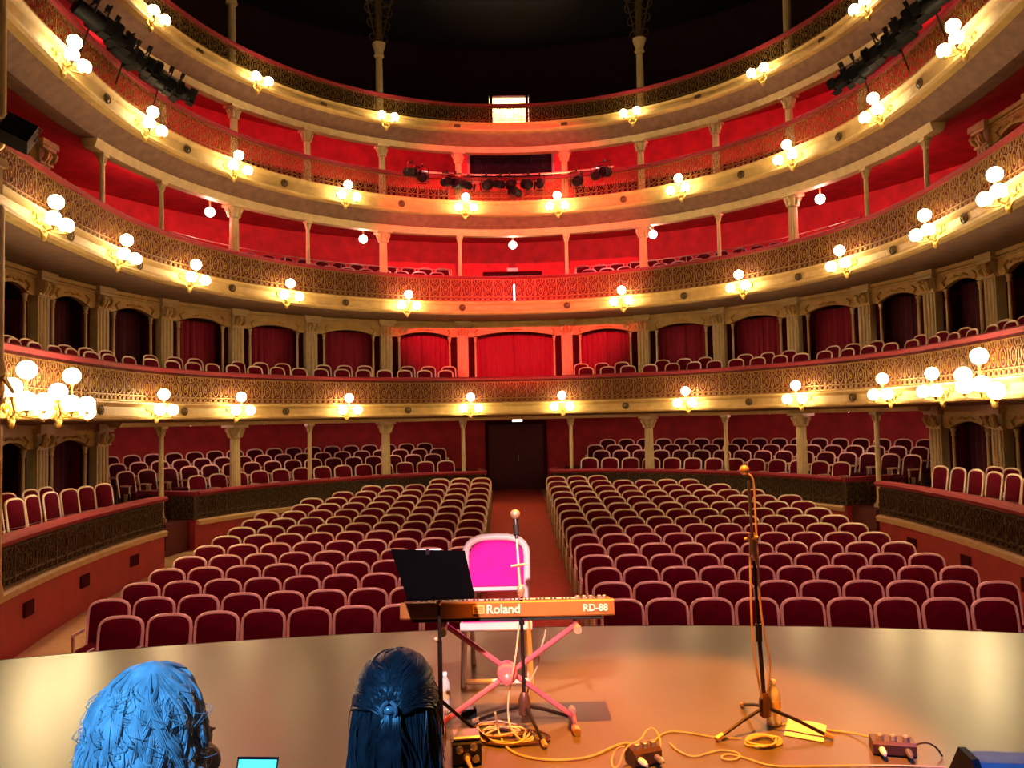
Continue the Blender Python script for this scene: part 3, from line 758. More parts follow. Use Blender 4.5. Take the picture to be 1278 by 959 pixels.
# emergency sign over the aisle
t = thing('exit_sign', 'small white lit sign under the lowest balcony above the aisle', 'sign', (.02, 22.5+.9, 1.80)); m = MB().box((0, 0, 0), (.34, .06, .10)); obj('sign_box', m.mesh('sign_box', 'grey_frame'), t)
m = MB().box((0, -.034, 0), (.30, .01, .07)); obj('sign_face', m.mesh('sign_face', 'sign_lit'), t)
t = thing('exit_sign', 'small pale sign above the dark gallery doorway', 'sign', (0, 26.6, 7.05)); m = MB().box((0, 0, 0), (.40, .05, .14)); obj('sign_box', m.mesh('sign_box', 'grey_frame'), t)
m = MB().box((0, -.03, 0), (.36, .01, .10)); obj('sign_face', m.mesh('sign_face', 'paper'), t)
# doorway of the second balcony
x, y, r = hs(0, WALL)
dr = struct(obj('door_2', None, None, (0, y-.03, 5.30)), 'dark double doors in the middle of the second balcony')
fr = MB(); fr.box((-1.0, 0, .85), (.1, .12, 1.7)); fr.box((1.0, 0, .85), (.1, .12, 1.7)); fr.box((0, 0, 1.72), (2.1, .12, .1)); obj('door_frame', fr.mesh('door_frame', 'velvet_dark'), dr)
for s in (-1, 1):
    m = MB().box((s*.475, 0, .84), (.948, .05, 1.66)); m.box((s*.48, -.03, .9), (.65, .03, 1.2)); obj('door_leaf', m.mesh('door_leaf', 'black'), dr)
# white fluorescent tube seen through the second balcony railing
m = MB().tube([(0, -.10, 5.32), (0, -.10, 5.78)], .022, 8)
t = thing('light_tube', 'short white light tube on the middle of the second balcony railing', 'lamp', (0, 22.5, 0)); obj('tube', m.mesh('tube', 'white_tube', 60), t)
m = MB().box((0, -.06, 5.55), (.05, .03, .55)); obj('tube_holder', m.mesh('tube_holder', 'grey_frame'), t)

# control room window on the third balcony
x, y, r = hs(0, 2.0)
win = struct(obj('window_1', None, None, (0, y, 9.52)), 'wide dark control room window in a grey frame on the third balcony')
fr = MB()
for sx in (-1, 1): fr.box((sx*1.36, 0, .45), (.08, .12, 1.02))
for zz in (-.02, .92): fr.box((0, 0, zz), (2.8, .12, .08))
obj('window_frame', fr.mesh('window_frame', 'grey_frame'), win)
m = MB().box((0, .02, .45), (2.66, .02, .9)); obj('window_pane', m.mesh('window_pane', 'window_glass'), win)
m = MB().box((0, .1, -.64), (2.9, .3, 1.2)); obj('window_wall', m.mesh('window_wall', 'red_wall'), win)
m = MB()
for sx in (-1, 1): obj('window_jamb', MB().box((sx*1.55, .1, -.1), (.30, .25, 2.2)).mesh('window_jamb', 'red_wall'), win)
# inner balustrade of the third balcony (in front of the red wall)
for s in (-1, 1):
    t = thing('balustrade', 'dark red inner balustrade on the third balcony, %s half' % side(s), 'balustrade')
    m = MB(); sweep(m, rect(2.3, 2.42, 9.30, 9.38), s*1.6, s*11.5, .4); ra = obj('railing', m.mesh('railing', 'red_rail'), t)
    m = MB(); sweep(m, rect(2.34, 2.38, 8.3, 9.30), s*1.6, s*11.5, .4); obj('backing_board', m.mesh('backing_board', 'velvet_dark'), t)
    m = MB(); m.lathe([(.03, 0), (.05, .15), (.03, .3), (.045, .6), (.02, .98)], 8); bm_ = m.mesh('baluster', 'backing', 40)
    for i in range(44):
        x, y, r = hs(s*(1.7+.22*i), 2.30); obj('baluster', bm_, ra, (x, y, 8.30))

# lit doorway behind the top gallery railing
x, y, r = hs(0, WALL)
dr = struct(obj('door_3', None, None, (0, y+.02, 11.68)), 'brightly lit doorway behind the top gallery railing')
m = MB()
m.box((-.76, 1.1, .9), (.1, 2.0, 1.9)); m.box((.76, 1.1, .9), (.1, 2.0, 1.9)); m.box((0, 2.1, .9), (1.6, .1, 1.9)); m.box((0, 1.1, 1.82), (1.6, 2.0, .1)); m.box((0, 1.0, -.05), (1.6, 2.2, .1))
obj('lobby', m.mesh('lobby', 'lit_room'), dr)
m = MB().box((-.64, -.06, .88), (.10, .1, 1.76)); m.box((.64, -.06, .88), (.10, .1, 1.76)); m.box((0, -.06, 1.78), (1.38, .1, .08)); obj('door_frame', m.mesh('door_frame', 'velvet_dark'), dr)
t = thing('ceiling_lamp', 'bright lamp inside the lit doorway of the top gallery', 'ceiling lamp', (0, y+1.0, 13.32)); obj('globe', ME_CB, t); obj('ceiling_rose', ME_ROSE, t)
light('lamp_light', 'POINT', (0, -.1, -.55), 130, (1, .78, .45), t, .1)
# raised seating tiers of the top gallery
tp = [(1.28, 10.60), (1.28, 10.95), (2.2, 10.95), (2.2, 11.3), (3.2, 11.3), (3.2, 11.65), (WALL, 11.65), (WALL, 11.54), (3.2, 11.22), (2.2, 10.86)]
m = MB()
for s in (-1, 1): sweep(m, tp, s*.85, s*11.5, .4)
struct(obj('floor_top_gallery', m.mesh('floor_top_gallery', 'maroon_wall')), 'dark stepped tiers of the top gallery')

# ------------------------------------------------------------------ stage lights hung on the third balcony
def spot_kit(l, r):
    b = MB().lathe([(r*.7, -l*.5), (r, -l*.45), (r, l*.3), (r*.85, l*.5), (r*.4, l*.55)], 12, (0, 0, 0), 'y')
    ln = MB().lathe([(r*.85, -l*.5-.005), (r*.5, -l*.53), (.01, -l*.54)], 12, (0, 0, 0), 'y')
    lens = MB().lathe([(r*.85, l*.505), (r*.5, l*.56), (.01, l*.565)], 12, (0, 0, 0), 'y')
    yk = MB().tube([(-r-.02, 0, 0), (-r-.02, 0, r+.12), (r+.02, 0, r+.12), (r+.02, 0, 0)], .014, 5); yk.box((0, 0, r+.16), (.05, .06, .08))
    bd = MB()
    for a in (0, PI/2, PI, 3*PI/2):
        rot = Matrix.Rotation(a, 3, 'Y'); bd.box(rot @ Vector((0, -l*.6, r*1.05)), (r*1.5, .2*l+.04, .008), rot)
    return [('housing', b.mesh('housing', 'black', 40), (0, 0, 0), [('lens', ln.mesh('lens', 'black_gloss', 40), (0, 0, 0))]), ('yoke', yk.mesh('yoke', 'black_metal'), (0, 0, 0), []), ('barn_door', bd.mesh('barn_door', 'black'), (0, 0, 0), [])]
sk1, sk2 = spot_kit(.42, .12), spot_kit(.34, .15)
def pipe(label, s0, s1, z):
    t = thing('lighting_bar', label, 'lighting bar'); m = MB(); n = 16
    m.tube([(*hs(s0+(s1-s0)*i/n, -.32)[:2], z) for i in range(n+1)], .026, 6); obj('pipe', m.mesh('pipe', 'cream_frame' if abs(s0+s1) < 1 else 'grey_frame', 40), t)
    for i in range(3):
        S = s0+(s1-s0)*(i+.5)/3; x, y, r = hs(S, 0); m = MB().tube([(0, -.05, 8.5), (0, -.32, z-.02), (0, -.32, z)], .016, 5); obj('bracket', m.mesh('bracket', 'black_metal'), t, (x, y, 0), (0, 0, r))
pipe('pale curved lighting bar in the middle of the third balcony', -2.95, 3.1, 8.98)
pipe('lighting bar on the left arm of the third balcony', -14.2, -10.3, 9.35)
pipe('lighting bar on the right arm of the third balcony', 10.2, 14.2, 9.35)
k = 0
for S, dz in ((-3.1, -.05), (-2.75, -.15), (-2.0, -.25), (-1.72, -.28), (-1.4, -.32), (-.75, -.3), (-.4, -.28), (-.05, -.3), (.12, -.52), (.45, -.3), (.85, -.3), (2.0, -.3), (2.55, -.2), (2.85, -.12)):
    k += 1; x, y, r = hs(S, -.34)
    t = place(sk1 if k % 2 else sk2, 'spotlight', 'black theatre spotlight on the middle bar of the third balcony, %s from the left' % ORD[k], 'spotlight', (x, y, 8.98+dz), r+R_(random.uniform(-30, 30)), 'middle balcony spotlights')
    t.rotation_euler.x = R_(random.uniform(5, 30))
for s in (-1, 1):
    k = 0
    for i in range(9):
        k += 1; S = s*(10.5+.42*i); x, y, r = hs(S, -.34)
        t = place(sk2 if i % 2 else sk1, 'spotlight', 'black theatre spotlight on the %s arm of the third balcony, %s from the back' % (side(s), ORD[k]), 'spotlight', (x, y, 9.35-.24-.05*(i % 3)), r-s*R_(50+random.uniform(-15, 15)), 'side balcony spotlights', (1.25,)*3)
        t.rotation_euler.x = R_(20)

# ------------------------------------------------------------------ proscenium piers with their ornaments
for s in (-1, 1):
    t = thing('proscenium_pier', 'cream proscenium pier with carved ornament at the %s end of the balconies' % side(s), 'pier', (s*6.78, 9.0, -.26))
    m = MB(); m.box((.0, 0, 7.6), (.62, .62, 15.2)); obj('pier_body', m.mesh('pier_body', 'cream'), t)
    m = MB().lathe([(.09, 0), (.12, .1), (.09, .25), (.085, 2.0), (.08, 2.1)], 12); cm = m.mesh('pier_column', 'cream', 40)
    for z in (0.02, 2.7, 5.7): obj('pier_column', cm, t, (-s*.38, .25, z))
    m = MB().box((-s*.02, 0, 0), (.72, .72, .35)); m.box((-s*.03, 0, .2), (.78, .78, .10)); cm = m.mesh('pier_cornice', 'cream')
    for z in (2.25, 5.15, 8.1): obj('pier_cornice', cm, t, (0, 0, z))
    for z in (2.5, 5.6):
        m = MB()
        m.sphere((-s*.42, .1, z+.05), (.16, .16, .24), 10, 8)
        for q in range(5):
            a = q*1.25; m.tube([(-s*.42, .1, z+.1), (-s*.42+.17*math.cos(a), .1+.17*math.sin(a), z+.2), (-s*.42+.24*math.cos(a+.5), .1+.24*math.sin(a+.5), z+.02)], [.05, .045, .02], 5)
        obj('pier_ornament', m.mesh('pier_ornament', 'gold', 40), t)
t = thing('loudspeaker', 'black box loudspeaker hung beside the left proscenium pier', 'loudspeaker', (-6.02, 9.05, 5.35), R_(25)); t.rotation_euler.x = R_(-18); t.rotation_euler.y = R_(24)
t.scale = (.75,)*3; m = MB().box((0, 0, 0), (.44, .36, .36)); obj('cabinet', m.mesh('cabinet', 'black'), t)
m = MB().box((0, -.19, 0), (.40, .02, .32)); obj('grille', m.mesh('grille', 'black_gloss'), t)
m = MB().tube([(-.24, 0, 0), (-.24, 0, .26), (.24, 0, .26), (.24, 0, 0)], .015, 5); obj('yoke', m.mesh('yoke', 'black_metal'), t)
# ================================================================== ON THE STAGE
# spotlights over the stage (out of view, above)
for i, (p, tg, e, c, ang, lb) in enumerate(SPOTS):
    t = thing('spotlight', lb+' from above the stage', 'spotlight', p, 0, None, (1.2,)*3)
    d = Vector(tg)-Vector(p); t.rotation_euler = d.to_track_quat('-Y', 'Z').to_euler()
    for pn, me, l, subs in sk1:
        pp = obj(pn, me, t, l)
        for sn, sm, sl in subs: obj(sn, sm, pp, sl)
    q = Vector(p)+d.normalized()*.42
    light('spot_beam', 'SPOT', q, e, c, None, .06, tg, ang, .5)

def text_mesh(name, body, size, m_, extrude=.002):
    cu = bpy.data.curves.new(name, 'FONT'); cu.body = body; cu.size = size; cu.extrude = extrude; cu.align_x = 'LEFT'; cu.offset = size*.02
    o = bpy.data.objects.new(name, cu); COL.objects.link(o)
    me = bpy.data.meshes.new_from_object(o.evaluated_get(bpy.context.evaluated_depsgraph_get())); bpy.data.objects.remove(o)
    me.materials.clear(); me.materials.append(MATS[m_]); return me

# --- keyboard
KX, KY, KZ = -.272, 4.58, .635
kb = thing('keyboard', 'orange-lit digital stage piano on the pink-lit stand, its back to the viewer', 'keyboard', (KX, KY, KZ)); kb.rotation_euler.x = R_(-7)
W = 1.262
def bevel_box(c, d, b, m=None):
    mb = m or MB(); x, y, z = c; hx, hy, hz = d[0]/2, d[1]/2, d[2]/2
    prof = [(-hy+b, -hz), (hy-b, -hz), (hy, -hz+b), (hy, hz-b), (hy-b, hz), (-hy+b, hz), (-hy, hz-b), (-hy, -hz+b)]
    n = len(prof); vs = [(x+sx*hx, y+p[0], z+p[1]) for sx in (-1, 1) for p in prof]
    mb.add(vs, [tuple(range(n)), tuple(range(2*n-1, n-1, -1))]+[(i, (i+1) % n, n+(i+1) % n, n+i) for i in range(n)]); return mb
obj('rear_panel', bevel_box((0, .035, .062), (W, .07, .092), .008).mesh('rear_panel', 'kb_body_amber_lit'), kb)
obj('key_bed', bevel_box((0, .155, .045), (W, .25, .058), .006).mesh('key_bed', 'kb_black'), kb)
obj('underside', bevel_box((0, .10, .008), (W-.14, .16, .028), .005).mesh('underside', 'kb_black'), kb)
for s in (-1, 1): obj('end_cheek', bevel_box((s*(W/2-.018), .16, .055), (.035, .24, .085), .008).mesh('end_cheek', 'kb_body_amber_lit'), kb)
m = MB(); bk_ = MB(); kw = (W-.09)/52
for i in range(52):
    x = -W/2+.045+kw*(i+.5); m.box((x, .205, .086), (kw-.0018, .145, .02))
    if i % 7 not in (1, 4): bk_.box((x+kw/2, .165, .100), (.011, .09, .014))
o = obj('white_keys', m.mesh('white_keys', 'key_white'), kb); o['kind'] = 'stuff'
o = obj('black_keys', bk_.mesh('black_keys', 'kb_black'), kb); o['kind'] = 'stuff'
m = MB(); m.box((0, .085, .100), (W-.2, .05, .012)); obj('control_strip', m.mesh('control_strip', 'kb_black'), kb)
kn = MB().lathe([(.012, 0), (.012, .018), (.008, .022)], 8).mesh('knob', 'silver', 40)
for i, x in enumerate((.42, .46, .50, .55, .58)): obj('knob', kn, kb, (x, .06, .106))
o = obj('lettering', text_mesh('brand_lettering', 'Roland', .072, 'logo'), kb, (-.125, -.003, .042), (R_(90), 0, 0)); o['label'] = 'large pale maker lettering in the middle of the back panel'
o = obj('lettering', text_mesh('model_lettering', 'RD-88', .055, 'logo'), kb, (W/2-.185, -.003, .045), (R_(90), 0, 0)); o['label'] = 'small pale model lettering at the right end'
m = MB(); m.box((0, 0, 0), (.068, .004, .050))
o = obj('logo_mark', m.mesh('logo_mark', 'logo_mark'), kb, (-.168, -.002, .066)); o['label'] = 'light orange square logo mark'
m = MB()
for z in (-.012, 0, .012): m.box((.0, -.003, z), (.05, .003, .003))
m.box((-.02, -.003, 0), (.003, .003, .035)); m.box((.02, -.003, 0), (.003, .003, .035)); obj('logo_line', m.mesh('logo_line', 'kb_body_amber_lit'), o)

# --- X stand
xs = thing('keyboard_stand', 'pink-lit crossed-tube keyboard stand under the stage piano', 'keyboard stand', (-.28, 4.66, 0))
fx = .393; tz = .585; txl, txr = aty(556, 784, 4.66).x+.28, aty(718, 782, 4.66).x+.28
def tubepart(name, pts, r, m_, parent, n=8, loc=(0, 0, 0)):
    return obj(name, MB().tube(pts, r, n).mesh(name, m_, 40), parent, loc)
tubepart('leg', [(-fx, -.02, .03), (txr, -.02, tz)], .016, 'stand_pink_lit', xs)
tubepart('leg', [(fx, .03, .03), (txl, .03, tz)], .016, 'stand_pink_lit', xs)
for s in (-1, 1):
    f = tubepart('foot_bar', [(s*fx-.01*s, -.16, .022), (s*fx, .16, .022)], .018, 'stand_pink_lit', xs)
    for yy in (-1, 1): tubepart('foot_cap', [(s*fx, yy*.13, .022), (s*fx, yy*.185, .022)], .022, 'mic_gold_lit', f)
for xx in (txl, txr):
    b = tubepart('top_bar', [(xx, -.15, tz+.012), (xx, .17, tz+.012)], .015, 'stand_pink_lit', xs)
    tubepart('end_cap', [(xx, -.185, tz+.012), (xx, -.13, tz+.012)], .023, 'mic_gold_lit', b)
c = MB().lathe([(.058, -.05), (.062, -.03), (.062, .03), (.05, .05), (.02, .055)], 14, (0, 0, 0), 'y')
obj('clutch', c.mesh('clutch', 'stand_pink_lit', 40), xs, (.0, .0, .31)); c = MB().lathe([(.03, 0), (.03, .04), (.012, .05)], 8, (0, 0, 0), 'y'); obj('clutch_knob', c.mesh('clutch_knob', 'stand_pink_lit', 40), xs, (0, -.10, .31))

# --- white chair with magenta back
ch = thing('stage_chair', 'white-framed chair with bright magenta back behind the keyboard', 'chair', (-.355, 5.55, 0))
w = .46
fr = MB(); pts = arch(w, .44, .935, 12, 0, .10); fr.tube([(x, .24, z) for x, z in pts], .027, 8); fr.tube([(-w/2, .24, .56), (w/2, .24, .56)], .022, 6); tilted(fr, .44, R_(7))
obj('back_frame', fr.mesh('back_frame', 'chair_white', 50), ch)
bk = MB(); poly = arch(w, .57, .935, 12, .026, .10); n = len(poly)
bk.add([(x, .235, z) for x, z in poly]+[(x*.92, .205, .76+(z-.76)*.92) for x, z in poly]+[(x, .262, z) for x, z in poly],
       [tuple(range(n, 2*n))]+[(i, (i+1) % n, n+(i+1) % n, n+i) for i in range(n)]+[(i, 2*n+i, 2*n+(i+1) % n, (i+1) % n) for i in range(n)]+[tuple(range(3*n-1, 2*n-1, -1))]); tilted(bk, .44, R_(7))
obj('backrest', bk.mesh('backrest', 'magenta', 40), ch)
obj('seat', bevel_box((0, 0, .455), (w, .44, .06), .02).mesh('seat', 'magenta', 30), ch)
m = MB()
m.box((0, -.22, .405), (w+.03, .035, .05)); obj('seat_rail', m.mesh('seat_rail', 'chair_white'), ch)
m = MB(); m.box((0, .22, .405), (w, .03, .04)); obj('seat_rail', m.mesh('seat_rail', 'chair_white'), ch)
for s in (-1, 1):
    m = MB(); m.box((s*w*.49, 0, .405), (.03, .42, .04)); obj('seat_rail', m.mesh('seat_rail', 'chair_white'), ch)
    obj('leg', MB().tube([(s*(w/2), -.22, 0), (s*w*.47, -.22, .42)], .022, 8).mesh('leg', 'chair_white', 40), ch)
    obj('leg', MB().tube([(s*w*.40, .27, 0), (s*w*.42, .24, .46)], .018, 8).mesh('leg', 'chair_white', 40), ch)
obj('stretcher', MB().tube([(-w/2, -.22, .035), (w/2, -.22, .035)], .018, 8).mesh('stretcher', 'chair_white', 40), ch)
obj('stretcher', MB().tube([(-w*.42, .25, .28), (w*.42, .25, .28)], .014, 8).mesh('stretcher', 'chair_white', 40), ch)

# --- tripod stands
def tripod(root, r, h, angs, mm='black_metal', zhub=.13):
    for a in angs:
        e = (r*math.cos(R_(a)), r*math.sin(R_(a)), .018)
        l = tubepart('leg', [(0, 0, zhub), (e[0]*.5, e[1]*.5, zhub*.62), e], .0105, mm, root, 6)
        tubepart('rubber_foot', [(e[0]*.93, e[1]*.93, .03), (e[0]*1.06, e[1]*1.06, .014)], .016, 'mic_gold_lit', l, 6)
    obj('hub', MB().lathe([(.02, zhub-.06), (.034, zhub-.05), (.036, zhub+.03), (.024, zhub+.07), (.018, zhub+.08)], 10).mesh('hub', 'box_brown', 40), root)
def mic_part(root, p, d, scale=1.0):
    d = Vector(d).normalized(); p = Vector(p)
    m = MB(); m.tube([p-d*.15*scale, p-d*.03*scale], [.010*scale, .017*scale], 10); b = obj('microphone', m.mesh('microphone', 'black_metal', 40), root)
    obj('grille', MB().sphere(p, .030*scale, 12, 9).mesh('grille', 'mic_gold_lit', 60), b)
    obj('clip', MB().tube([p-d*.13*scale, p-d*.07*scale], .020*scale, 8).mesh('clip', 'black', 40), root)
# middle microphone stand
P = atz(655, 909, 0); MX, MY = P.x, P.y
ms = thing('microphone_stand', 'microphone stand with tripod legs standing before the keyboard', 'microphone stand', (MX, MY, 0))
tripod(ms, .30, .1, (-70, 20, 165))
a1 = aty(650, 742, MY)-Vector((MX, MY, 0)); a2 = aty(647, 706, MY+.03)-Vector((MX, MY, 0)); a3 = aty(643, 642, MY+.12)-Vector((MX, MY, 0))
tubepart('pole', [(0, 0, .1), (a1.x, 0, a1.z)], .011, 'black_metal', ms)
tubepart('collar', [(a1.x*.6, 0, .60), (a1.x*.7, 0, .68)], .018, 'black_metal', ms)
tubepart('boom_arm', [(a1.x, 0, a1.z-.03), a2, a2+(a3-a2)*.75], [.012, .009, .007], 'mic_gold_lit', ms)
obj('clutch', MB().sphere((a1.x, 0, a1.z+.02), (.024, .024, .04), 8, 6).mesh('clutch', 'mic_gold_lit', 40), ms)
obj('clutch_lever', MB().tube([(a2.x-.045, a2.y-.02, a2.z), (a2.x+.05, a2.y-.02, a2.z+.012)], .007, 5).mesh('clutch_lever', 'mic_gold_lit'), ms)
mic_part(ms, a3, a3-a2+Vector((0, .03, 0)))
# right microphone stand
P = atz(956, 911, 0); RX, RY = P.x, P.y; O = Vector((RX, RY, 0))
rs = thing('microphone_stand', 'tall microphone stand with looped cable on the right of the stage', 'microphone stand', (RX, RY, 0))
tripod(rs, .34, .1, (-28, 205, 95))
b1 = aty(941, 700, RY)-O; b2 = aty(934, 600, RY-.03)-O; b0 = aty(947, 790, RY)-O
tubepart('pole', [(0, 0, .1), (b0.x, 0, b0.z)], .012, 'black_metal', rs)
tubepart('upper_pole', [(b0.x, 0, b0.z-.02), (b1.x, 0, b1.z)], .009, 'black_metal', rs)
tubepart('collar', [(b0.x, 0, b0.z-.05), (b0.x*1.02, 0, b0.z+.05)], .019, 'black_metal', rs)
cl = aty(938, 672, RY-.02)-O
tubepart('clutch', [cl+Vector((.01, 0, -.09)), cl+Vector((0, 0, .03))], .020, 'mic_gold_lit', rs)
obj('clutch_lever', MB().tube([cl+Vector((-.05, -.02, 0)), cl+Vector((.03, -.02, .01))], .008, 5).mesh('clutch_lever', 'mic_gold_lit'), rs)
tubepart('boom_arm', [b1, b2], .008, 'mic_gold_lit', rs)
mic_part(rs, aty(929, 587, RY-.12)-O, Vector((-.35, -1, .12)), .95)
def smooth_path(pts, it=2):
    pts = [Vector(p) for p in pts]
    for _ in range(it):
        q = [pts[0]]
        for a, b in zip(pts, pts[1:]): q += [a*.75+b*.25, a*.25+b*.75]
        q.append(pts[-1]); pts = q
    return pts
def cable(label, pts, r=.006, m_='cable_cream', n=5):
    return tag(obj('cable', MB().tube(smooth_path(pts), r, n).mesh('cable', m_, 60)), label, 'cable')
cable('cream microphone cable hanging in loops along the right stand', [aty(931, 590, RY-.05), aty(941, 597, RY-.04), aty(943, 650, RY-.03), aty(946, 700, RY-.035), aty(947, 730, RY-.04), aty(951, 780, RY-.04), aty(961, 820, RY-.03), aty(960, 852, RY-.02), aty(954, 885, RY+.02), aty(948, 860, RY-.05), aty(939, 800, RY-.05), aty(937, 740, RY-.05), aty(936, 690, RY-.05), aty(937, 670, RY-.05)], .0065)
# --- cables on the stage floor
def fl(x, y, z=.007): return atz(x, y, z)
def loops(cx, cy, rx, ry, n, z=.008, jit=.12):
    p = []
    for i in range(n*12):
        a = 2*PI*i/12; k = 1+jit*math.sin(i*1.7)-.08*(i//12)
        q = atz(cx+rx*k*math.cos(a), cy+ry*k*math.sin(a), z+.004*(i//12)); p.append(q)
    return p
cable('coiled cream cable lying under the right microphone stand', loops(952, 925, 24, 8, 4), .006)
cable('thin cream cable winding across the stage floor from the coil to the right', [fl(836, 928), fl(846, 938), fl(866, 946), fl(884, 940), fl(900, 936), fl(925, 940), fl(920, 950), fl(898, 948), fl(905, 940), fl(930, 946), fl(960, 957), fl(1010, 957), fl(1100, 955), fl(1180, 958)], .005)
cable('cream cable running from the stage box to the right stand', [fl(812, 930), fl(830, 912), fl(862, 915), fl(892, 921), fl(925, 922)], .005)
cable('pale cable running from the paper sheet to the right-hand box', [fl(968, 905), fl(1000, 902), fl(1032, 912), fl(1065, 915), fl(1100, 924, .05)], .006)
cable('short dark cable curving right from the right-hand box', [fl(1137, 932, .05), fl(1155, 926, .09), fl(1168, 932, .06), fl(1176, 944)], .005, 'cable_dark')
cable('tangle of cream cable below the middle microphone stand', loops(632, 918, 34, 13, 4)+[fl(610, 905), fl(590, 900)]+loops(620, 910, 28, 10, 2), .006)
cable('dark cable tangled below the middle microphone stand', loops(640, 920, 46, 11, 2, .012)+loops(622, 912, 36, 9, 2, .014), .007, 'box_brown')
cable('long cream cable sweeping right from the middle stand to the stage box', [fl(618, 890, .15), fl(622, 915), fl(632, 936), fl(660, 947), fl(700, 950), fl(740, 945), fl(765, 932), fl(785, 926), fl(796, 936, .05)], .006)
cable('white cables looping over the stage box', [fl(790, 938, .05), fl(775, 930, .08), fl(764, 942, .02), fl(763, 958), fl(772, 960)]+[fl(780, 932, .1), fl(800, 925, .12), fl(806, 912, .12), fl(816, 908, .12), fl(826, 925, .10), fl(822, 945, .02), fl(812, 952)], .005)
cable('cream cable falling from the keyboard to the floor beside the stand', [aty(648, 776, 4.62), aty(644, 820, 4.55), aty(634, 870, 4.6), aty(634, 900, 4.55), aty(642, 918, 4.45), fl(660, 930)], .005)
cable('pair of short cords hanging under the right end of the keyboard', [aty(682, 778, 4.72), aty(680, 795, 4.72), aty(676, 806, 4.72), aty(672, 830, 4.74), aty(662, 850, 4.76), aty(655, 878, 4.8)], .005)
# --- boxes
def device(label, x, y, w_, d_, h_, rz, m_, extra='silver', name='stage_box'):
    p = atz(x, y, 0); t = thing(name, label, 'box', (p.x, p.y, 0), rz)
    obj('housing', bevel_box((0, 0, h_/2), (w_, d_, h_), h_*.18).mesh('housing', m_), t)
    for i in range(3):
        k = MB().lathe([(.018, 0), (.018, .025), (.010, .03)], 8).mesh('socket', extra, 40); obj('socket', k, t, ((i-1)*w_*.3, -d_*.2, h_))
    for s in (-1, 1):
        k = MB().lathe([(.016, 0), (.016, .05), (.008, .08)], 8, (0, 0, 0), 'y').mesh('plug', 'paper' if s < 0 else extra, 40); obj('plug', k, t, (s*w_*.3, -d_*.5+.01, h_*.5))
    return t
device('small brown stage box with white plugs between the two stands', 803, 953, .16, .11, .09, R_(20), 'box_brown')
device('dark foil-like adaptor box near the monitor speaker', 1114, 940, .21, .12, .075, R_(-14), 'box_brown')
P = atz(581, 957, 0)
t = thing('pedal_box', 'black electrical box with a pale top on the floor beside the dark hair', 'box', (P.x, P.y+.06, 0), R_(8))
obj('housing', bevel_box((0, 0, .065), (.155, .13, .13), .015).mesh('housing', 'black_gloss'), t)
obj('top_plate', bevel_box((0, 0, .14), (.14, .115, .022), .008).mesh('top_plate', 'silver'), t)
for x, z in ((-.04, .09), (.035, .10), (.0, .05), (.045, .04)): obj('socket', MB().lathe([(.02, 0), (.02, .012), (.012, .016)], 10, (0, 0, 0), 'y').mesh('socket', 'silver', 40), t, (x, -.063, z))
obj('plug', MB().tube([(.0, -.06, .05), (.0, -.12, .05), (.02, -.18, .02)], [.013, .012, .006], 8).mesh('plug', 'cable_cream', 40), t)
obj('power_adaptor', None) if False else None
p = atz(585, 897, 0); t = thing('power_adaptor', 'small black power adaptor left of the cable tangle', 'adaptor', (p.x, p.y, 0), R_(12))
obj('housing', bevel_box((0, 0, .03), (.09, .06, .06), .008).mesh('housing', 'black'), t); obj('label_plate', MB().box((0, 0, .0605), (.06, .04, .002)).mesh('label_plate', 'silver'), t)
# --- bottles
def bottle(label, x, y, h_, r_):
    p = atz(x, y, 0); t = thing('water_bottle', label, 'bottle', (p.x, p.y, 0))
    prof = [(r_*.8, 0), (r_, h_*.03)]
    for i in range(6): prof += [(r_*(.93 if i % 2 else 1), h_*(.08+.09*i))]
    prof += [(r_, h_*.64), (r_*.75, h_*.78), (r_*.38, h_*.88), (r_*.36, h_*.93)]
    obj('bottle_body', MB().lathe(prof, 16).mesh('bottle_body', 'plastic_clear', 50), t)
    obj('cap', MB().lathe([(r_*.42, h_*.92), (r_*.42, h_*.99), (r_*.38, h_)], 12).mesh('cap', 'paper', 40), t)
    obj('label_band', MB().lathe([(r_*1.01, h_*.36), (r_*1.015, h_*.37), (r_*1.015, h_*.54), (r_*1.01, h_*.55)], 16).mesh('label_band', 'bottle_label', 60), t)
bottle('small clear water bottle standing left of the keyboard stand', 556, 889, .245, .034)
bottle('clear water bottle standing behind the right microphone stand', 966, 905, .26, .042)
# --- sheet of paper
c4 = [atz(x, y, .004) for x, y in ((978, 918), (984, 898), (1032, 908), (1028, 927))]
m = MB(); N = 8; vs = []
for j in range(N+1):
    for i in range(N+1):
        u, v = i/N, j/N; q = (c4[0]*(1-u)+c4[3]*u)*(1-v)+(c4[1]*(1-u)+c4[2]*u)*v; vs.append((q.x, q.y, .004+.010*abs(math.sin(u*4+v*2))*v+.006*u*v))
m.add(vs, [(j*(N+1)+i, j*(N+1)+i+1, (j+1)*(N+1)+i+1, (j+1)*(N+1)+i) for j in range(N) for i in range(N)])
m.add([(x, y, z+.0015) for x, y, z in vs], [(j*(N+1)+i, j*(N+1)+i+1, (j+1)*(N+1)+i+1, (j+1)*(N+1)+i) for j in range(N) for i in range(N)])
tag(obj('paper_sheet', m.mesh('paper_sheet', 'paper', 60)), 'white sheet of paper on the floor beside the right microphone stand', 'paper')
